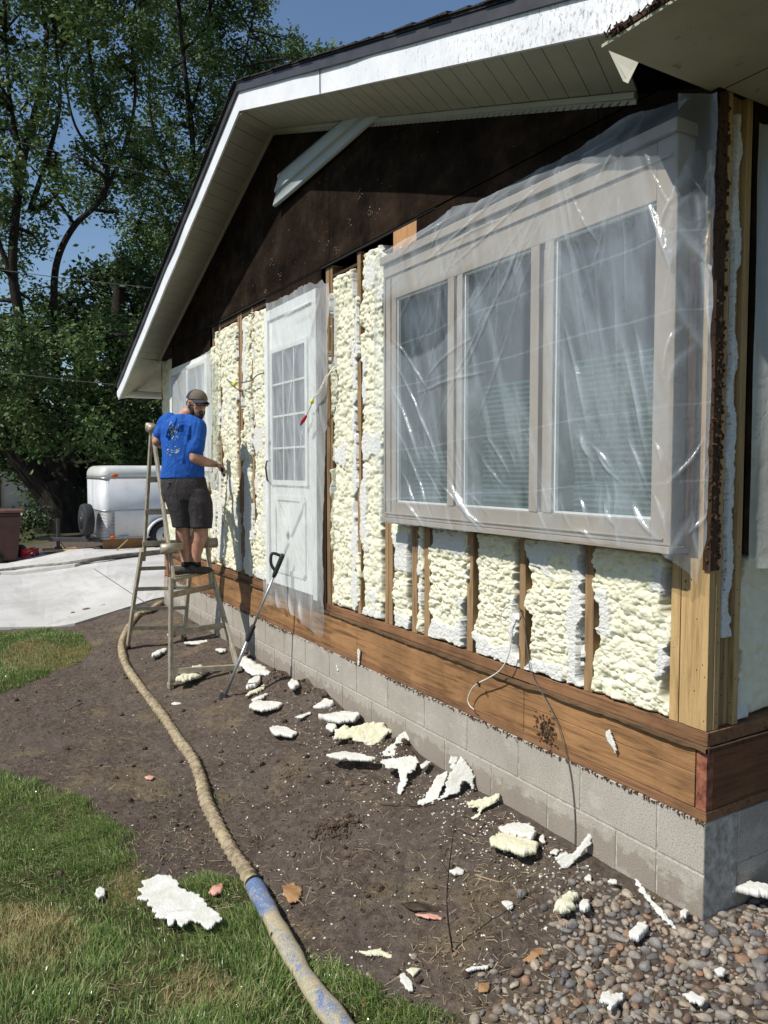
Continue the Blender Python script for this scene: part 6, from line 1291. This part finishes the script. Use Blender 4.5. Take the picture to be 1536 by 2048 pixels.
# ================================================================== BIN and reel
k = simple('bin_brown', (.085, .040, .030), (.065, .030, .024), .55, 6, .1, .004, .3)
Pb = G(28, 1128); bx, by = Pb[0], Pb[1]; gb = float(gz0(bx, by))+.022; bn = thing('trash_bin', 'brown wheeled trash bin with closed lid at the left edge', 'trash bin', (bx, by, gb))
def taper(x0, x1, y0, y1, z0, z1, d, mb): return mb.hexa([(x0+d, y0+d, z0), (x1-d, y0+d, z0), (x1-d, y1-d, z0), (x0+d, y1-d, z0), (x0, y0, z1), (x1, y0, z1), (x1, y1, z1), (x0, y1, z1)])
y1b = XP(43, 1060, bx+.3)[1]; zlid = XP(30, 1020, bx+.3)[2]; y0b = y1b-.62; x0b = bx-.4; x1b = bx+.3
mb = MB(); taper(x0b, x1b, y0b, y1b, gb+.06, zlid-.06, .07, mb); o = mb.build('body', k, bn, bev=.03)
mb = MB(); taper(x0b-.02, x1b+.02, y0b-.02, y1b+.02, zlid-.30, zlid-.12, .03, mb); mb.build('upper_rim', k, bn, bev=.02)
mb = MB(); mb.box(x0b-.05, x1b+.05, y0b-.05, y1b+.06, zlid-.055, zlid); mb.build('lid', simple('lid_brown', (.15, .075, .055), (.11, .055, .04), .5, 6, .1), bn, bev=.02); mb = MB(); mb.tube([(x0b, y1b+.07, zlid-.03), (x1b, y1b+.07, zlid-.03)], .018, 8); mb.build('handle', k, bn, True)
for x_ in (x1b-.03, x0b+.03): mb = MB(); mb.tube([(x_-.035, y0b+.18, gb+.12), (x_+.035, y0b+.18, gb+.12)], .12, 20); mb.build('wheel', M['grip'], bn, True)
mb = MB(); r2 = random.Random(2); P = G(60, 1122); 
for i in range(9): a = r2.uniform(0, 6.28); c_ = Vector((P[0], P[1], float(gz0(P[0], P[1]))+.11+i*.012)); mb.tube([c_+Vector((math.cos(a+q*.5)*.16*.6, math.sin(a+q*.5)*.16, .05*math.sin(a+q))) for q in range(13)], .012, 6)
t = thing('hose_coil', 'small tangled red and black air hose coil beside the bin', 'hose coil', P); mb.build('coil', M['redp'], t, True); mb = MB(); Q = G(42, 1120); c_ = Vector((Q[0], Q[1], float(gz0(Q[0], Q[1]))+.15)); mb.ell(c_, (.13, .13, .17), 14, 8); mb.build('drum', M['grip'], t, True)
o = MB().tube(catmull([G(75, 1118)+[0, 0, .03], G(90, 1124)+[0, 0, .03], G(105, 1122)+[0, 0, .03], G(120, 1128)+[0, 0, .03], G(100, 1131)+[0, 0, .03], G(85, 1126)+[0, 0, .03]], 8), .012, 6).build('cord', M['cabledk'], None, True); tag(o, 'thin dark cord lying in loops on the pavement by the jack', 'cord')
# ================================================================== NEIGHBOUR HOUSE, TREES
nb = thing('neighbour_house', 'pale neighbour house wall glimpsed behind the dark tree trunk', 'house', (-34, 2, -.17)); k = simple('pale_stucco', (.42, .40, .35), (.36, .34, .29), .9, 3, .1)
a0, a1 = XP(-120, 1000, -32.)[1], XP(64, 1000, -32.)[1]; MB().box(-40, -32, a0, a1, -.2, 3.1).build('wall', k, nb); MB().prism([(-41, a0-.5, 3.1), (-31.4, a0-.5, 3.1), (-36, a0-.5, 5.2)], (0, a1-a0+.8, 0)).build('roof', M['shingle'], nb)
p = XP(4, 980, -31.9); MB().box(-31.99, -31.9, p[1]-.6, p[1]-.05, 0, 2.1).build('door', M['darkwood'], nb)
nb2 = thing('garage', 'white garage wall far behind the spare wheel', 'garage', (-42, 12, -.17)); a0, a1 = XP(140, 1000, -40.)[1], XP(240, 1000, -40.)[1]; MB().box(-46, -40, a0, a1, -.2, 2.6).build('wall', M['white'], nb2); MB().prism([(-46.5, a0-.3, 2.6), (-39.6, a0-.3, 2.6), (-43, a0-.3, 4.)], (0, a1-a0+.6, 0)).build('roof', M['shingle'], nb2)
k = N('bark'); v = k.map((1, 1, .25)); n = k.noise(9, 7, .75, v); k.bump(n, 1., .05); M['bark'] = k.fin(k.ramp(n, [(.35, (.014, .011, .009)), (.65, (.050, .041, .033))]), .95, .1)
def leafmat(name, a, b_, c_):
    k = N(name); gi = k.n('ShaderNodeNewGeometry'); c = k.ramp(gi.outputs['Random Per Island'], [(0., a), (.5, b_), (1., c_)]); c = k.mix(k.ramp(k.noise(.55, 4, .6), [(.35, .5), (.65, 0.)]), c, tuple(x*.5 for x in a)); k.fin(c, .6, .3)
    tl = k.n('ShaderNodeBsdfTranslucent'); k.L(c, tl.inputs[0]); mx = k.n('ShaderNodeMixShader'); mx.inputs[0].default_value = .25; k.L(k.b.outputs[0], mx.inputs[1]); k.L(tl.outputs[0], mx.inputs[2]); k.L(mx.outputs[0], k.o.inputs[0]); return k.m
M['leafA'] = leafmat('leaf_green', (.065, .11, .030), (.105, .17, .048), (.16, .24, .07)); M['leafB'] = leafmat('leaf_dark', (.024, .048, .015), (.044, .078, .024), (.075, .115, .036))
def leaves(name, centers, radii, counts, size, mat, parent, seed, hang=.5):
    R = np.random.RandomState(seed); Ps = []; 
    for c_, r_, n in zip(centers, radii, counts):
        # twig tips inside the clump, leaves bunched on them
        nt = max(6, n//22); d = R.normal(0, 1, (nt, 3)); d /= np.linalg.norm(d, axis=1)[:, None]; rr = R.rand(nt)**.45; tips = np.array(c_)+d*rr[:, None]*np.array(r_)*1.12
        w = R.randint(0, nt, n); sp_ = .13*np.mean(r_)**.5+.05; Ps.append(tips[w]+R.normal(0, 1, (n, 3))*np.array([sp_, sp_, sp_*1.25]))
    P = np.concatenate(Ps); n = len(P); th = R.uniform(0, 2*np.pi, n); ph = R.uniform(-.2, 1.2, n)*hang*1.6; dv = np.stack([np.cos(th)*np.cos(ph), np.sin(th)*np.cos(ph), -np.sin(ph)], 1)
    nv_ = R.normal(0, 1, (n, 3)); nv_[:, 2] += .8; sv = np.cross(dv, nv_); sv /= np.linalg.norm(sv, axis=1)[:, None]; L = size*R.uniform(.6, 1.25, n)[:, None]; Wd = L*R.uniform(.20, .34, n)[:, None]
    V = np.stack([P, P+dv*L*.45+sv*Wd, P+dv*L, P+dv*L*.45-sv*Wd], 1).reshape(-1, 3); F = np.arange(n*4).reshape(n, 4)
    o = obj(name, V, F, mat, parent); return o
def limbpath(a, b_, r, bow=.12, n=6):
    a, b_ = np.array(a, float), np.array(b_, float); L = np.linalg.norm(b_-a); off = np.array([r.uniform(-1, 1), r.uniform(-1, 1), r.uniform(-.1, .8)])*L*bow; ts = np.linspace(0, 1, n)
    return [a+(b_-a)*t+off*math.sin(math.pi*t)+np.array([r.uniform(-1, 1), r.uniform(-1, 1), 0])*L*.015 for t in ts]
def tree(label, base, limbs, clumps, seed, lsize, mat, dens=1., trunk_r=.4, group='leafy trees behind the driveway', hang=.5):
    """limbs: sighted polylines at a distance plane; clumps: (px, py, radius px, X plane)"""
    r = random.Random(seed); t = thing('tree', label, 'tree', base, group); mb = MB(); nodes = []
    for (pl, r0, r1) in limbs:
        P = catmull([tuple(p) for p in pl], 6); m_ = len(P); mb.tube(P, [r0+(r1-r0)*i/(m_-1) for i in range(m_)], 10); nodes += [(p, r0+(r1-r0)*i/(m_-1)) for i, p in enumerate(P)]
    cs, rs, ns = [], [], []
    for (px, py, rp, X_) in clumps:
        c_ = XP(px, py, X_); dpt = depth(c_); R_ = rp*dpt/FPX; c_ = c_+np.array([r.uniform(-.6, .6)*R_, 0, 0])
        best = min(nodes, key=lambda q: np.linalg.norm(q[0]-c_)+(2. if q[0][2] > c_[2] else 0)); path = limbpath(best[0], c_, r); mb.tube(path, [min(best[1]*.7, .07)*(1-i/6.)+.012 for i in range(6)], 6, False)
        for k_ in range(7):
            d = Vector((r.gauss(0, 1), r.gauss(0, 1), r.gauss(.3, 1))).normalized(); e_ = c_+np.array(d)*R_*r.uniform(.5, .95); st_ = path[r.choice([3, 4, 5])]; mb.tube(limbpath(st_, e_, r, .1, 4), [.020, .014, .010, .005], 4, False)
        cs.append(c_); rs.append((R_, R_, R_*.9)); ns.append(int(dens*430*(R_**2)/(lsize*lsize*9)*1.15))
    mb.build('trunk', M['bark'], t, True); leaves('crown', cs, rs, ns, lsize, mat, t, seed, hang); return t
r = random.Random(42)
XA, XB, XC, XD, XE = -20., -21., -24., -18.5, -23.
pA = lambda *l: [XP(x, y, XA) for x, y in l]
def fill(poly, n, rp, X_, seed, jit=2.):
    rr_ = random.Random(seed); out = []; xs_ = [p[0] for p in poly]; ys_ = [p[1] for p in poly]; tries = 0
    while len(out) < n and tries < 9000:
        tries += 1; x = rr_.uniform(min(xs_), max(xs_)); y = rr_.uniform(min(ys_), max(ys_))
        if not bool(inpoly(np.array([x]), np.array([y]), poly)[0]): continue
        q = rr_.uniform(*rp)
        if any(math.hypot(x-a, y-b_) < .62*(q+c_) for a, b_, c_, _ in out[-60:]): continue
        out.append((x, y, q, X_+rr_.uniform(-jit, jit)))
    return out
baseA = G(118, 1068); baseA[2] = -.3; baseA = np.array([XA, XP(118, 1068, XA)[1], -.3])
tree('huge dark tree with a forked leaning trunk left of the trailer', baseA,
     [(pA((118, 1085), (118, 1000), (110, 960)), .62, .50), (pA((115, 1000), (60, 940), (15, 885), (-60, 800)), .42, .16), (pA((118, 990), (140, 900), (170, 820), (160, 700)), .40, .2), (pA((110, 980), (95, 880), (60, 780), (40, 640), (25, 520), (45, 330), (80, 180), (95, 60)), .20, .05), (pA((40, 640), (25, 560), (-5, 480), (-40, 400)), .10, .04), (pA((45, 330), (20, 200), (10, 60)), .07, .03), (pA((60, 420), (100, 300), (120, 200), (110, 60)), .07, .03)],
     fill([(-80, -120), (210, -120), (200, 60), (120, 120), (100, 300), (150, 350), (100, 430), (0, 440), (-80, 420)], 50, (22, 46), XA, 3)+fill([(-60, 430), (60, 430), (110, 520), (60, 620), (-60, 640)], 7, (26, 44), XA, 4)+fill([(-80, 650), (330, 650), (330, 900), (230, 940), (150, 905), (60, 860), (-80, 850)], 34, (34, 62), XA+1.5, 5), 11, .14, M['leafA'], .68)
pB = lambda *l: [XP(x, y, XB) for x, y in l]
tree('slender tree with an S-bent bare lower trunk in the gap of sky', XP(112, 1060, XB),
     [(pB((125, 1060), (118, 900), (112, 700), (108, 580), (118, 510), (150, 450), (200, 400), (215, 330), (190, 200), (175, 60), (170, -60)), .12, .04), (pB((200, 400), (240, 320), (270, 200), (260, 60)), .07, .03), (pB((215, 340), (150, 250), (125, 120)), .05, .02), (pB((150, 450), (100, 380), (60, 330)), .05, .02)],
     fill([(110, -120), (300, -120), (290, 120), (240, 200), (300, 330), (250, 430), (160, 430), (150, 300), (180, 200), (120, 120)], 44, (20, 40), XB, 7), 12, .135, M['leafA'], .68)
pC = lambda *l: [XP(x, y, XC) for x, y in l]
tree('tall upright tree with a straight trunk right behind the gable', XP(388, 1060, XC),
     [(pC((388, 1060), (386, 800), (384, 560), (383, 400), (385, 280), (372, 160), (360, 40), (355, -80)), .17, .04), (pC((384, 420), (330, 330), (300, 220), (300, 80)), .07, .03), (pC((384, 330), (430, 240), (480, 150), (500, 60)), .07, .03), (pC((378, 240), (410, 120), (420, 20)), .06, .03), (pC((388, 700), (310, 560), (270, 480)), .12, .05)],
     fill([(270, -120), (430, -120), (520, 0), (500, 60), (600, 70), (610, 110), (560, 190), (520, 240), (480, 420), (420, 480), (330, 480), (280, 430), (260, 330), (300, 180)], 68, (22, 46), XC, 9)+fill([(250, 470), (380, 470), (350, 600), (330, 680), (230, 680), (215, 560)], 18, (26, 46), XC, 10), 13, .14, M['leafA'], .8)
pE = lambda *l: [XP(x, y, XE) for x, y in l]
tree('broad dark tree closing the view behind the trailer', XP(235, 1060, XE), [(pE((235, 1060), (230, 900), (225, 780), (235, 650), (240, 520)), .40, .15), (pE((228, 820), (300, 700), (330, 600)), .18, .06), (pE((226, 780), (150, 680), (110, 620)), .16, .06)],
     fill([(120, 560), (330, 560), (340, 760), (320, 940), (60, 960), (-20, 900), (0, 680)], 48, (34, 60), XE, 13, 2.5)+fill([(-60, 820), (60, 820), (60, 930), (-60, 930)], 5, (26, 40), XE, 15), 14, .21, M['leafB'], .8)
tree('top of a small tree peeking over the roof', XP(650, 900, -30.), [([XP(650, 900, -30.), XP(652, 400, -30.), XP(650, 110, -30.)], .3, .06)], [(632, 108, 14, -30), (655, 104, 16, -30), (672, 112, 13, -30), (650, 126, 20, -30), (690, 124, 16, -30), (640, 200, 60, -30), (700, 210, 70, -30), (610, 280, 70, -30), (690, 320, 85, -30), (740, 270, 60, -30), (620, 400, 80, -30), (700, 430, 80, -30), (560, 330, 45, -31)], 15, .26, M['leafA'], .8)
mb = MB()
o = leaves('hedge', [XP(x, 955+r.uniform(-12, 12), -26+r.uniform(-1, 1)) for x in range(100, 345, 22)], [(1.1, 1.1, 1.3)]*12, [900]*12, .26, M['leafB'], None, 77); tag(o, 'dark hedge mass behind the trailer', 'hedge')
o = leaves('undergrowth', [XP(x, 1040+r.uniform(-6, 6), -18.6+r.uniform(-.4, .4)) for x in (50, 62, 76)], [(.35, .35, .3)]*3, [160]*3, .12, M['leafB'], None, 79); tag(o, 'low leafy weeds around the foot of the dark trunk', 'shrub')
rw_ = random.Random(91); cs_, rs_, ns_ = [], [], []
for i in range(46):
    a_ = math.radians(-60+i*3.1); R0 = rw_.uniform(52, 62); cx_, cy_ = -math.cos(a_)*R0, math.sin(a_)*R0; hh_ = rw_.uniform(2.2, 4.); cs_.append((cx_, cy_, hh_*.8)); rs_.append((3.2, 3.2, hh_)); ns_.append(420)
o = leaves('woods', cs_, rs_, ns_, .75, M['leafB'], None, 93); tag(o, 'low distant tree line closing the horizon behind the lots', 'woods', kind='stuff')
# overhead lines
for i, (a, b_, X1_, X2_) in enumerate((((-60, 528), (330, 575), -15, -15), ((-60, 733), (330, 775), -15, -15), ((-60, 255), (330, 352), -16, -16))):
    P, Q = XP(*a, X1_), XP(*b_, X2_); m_ = (P+Q)/2-np.array([0, 0, .06]); lab = ('upper middle thin cable crossing in front of the trees', 'lowest thin cable crossing in front of the dark crown', 'highest faint cable crossing in front of the tall tree')[i]
    d = Q-P; P = P-d*1.; Q = Q+d*1.2; o = MB().tube([P, m_, Q], .008, 5).build('overhead_cable', M['cabledk'], None, True); tag(o, lab, 'overhead cable', 'overhead cables')
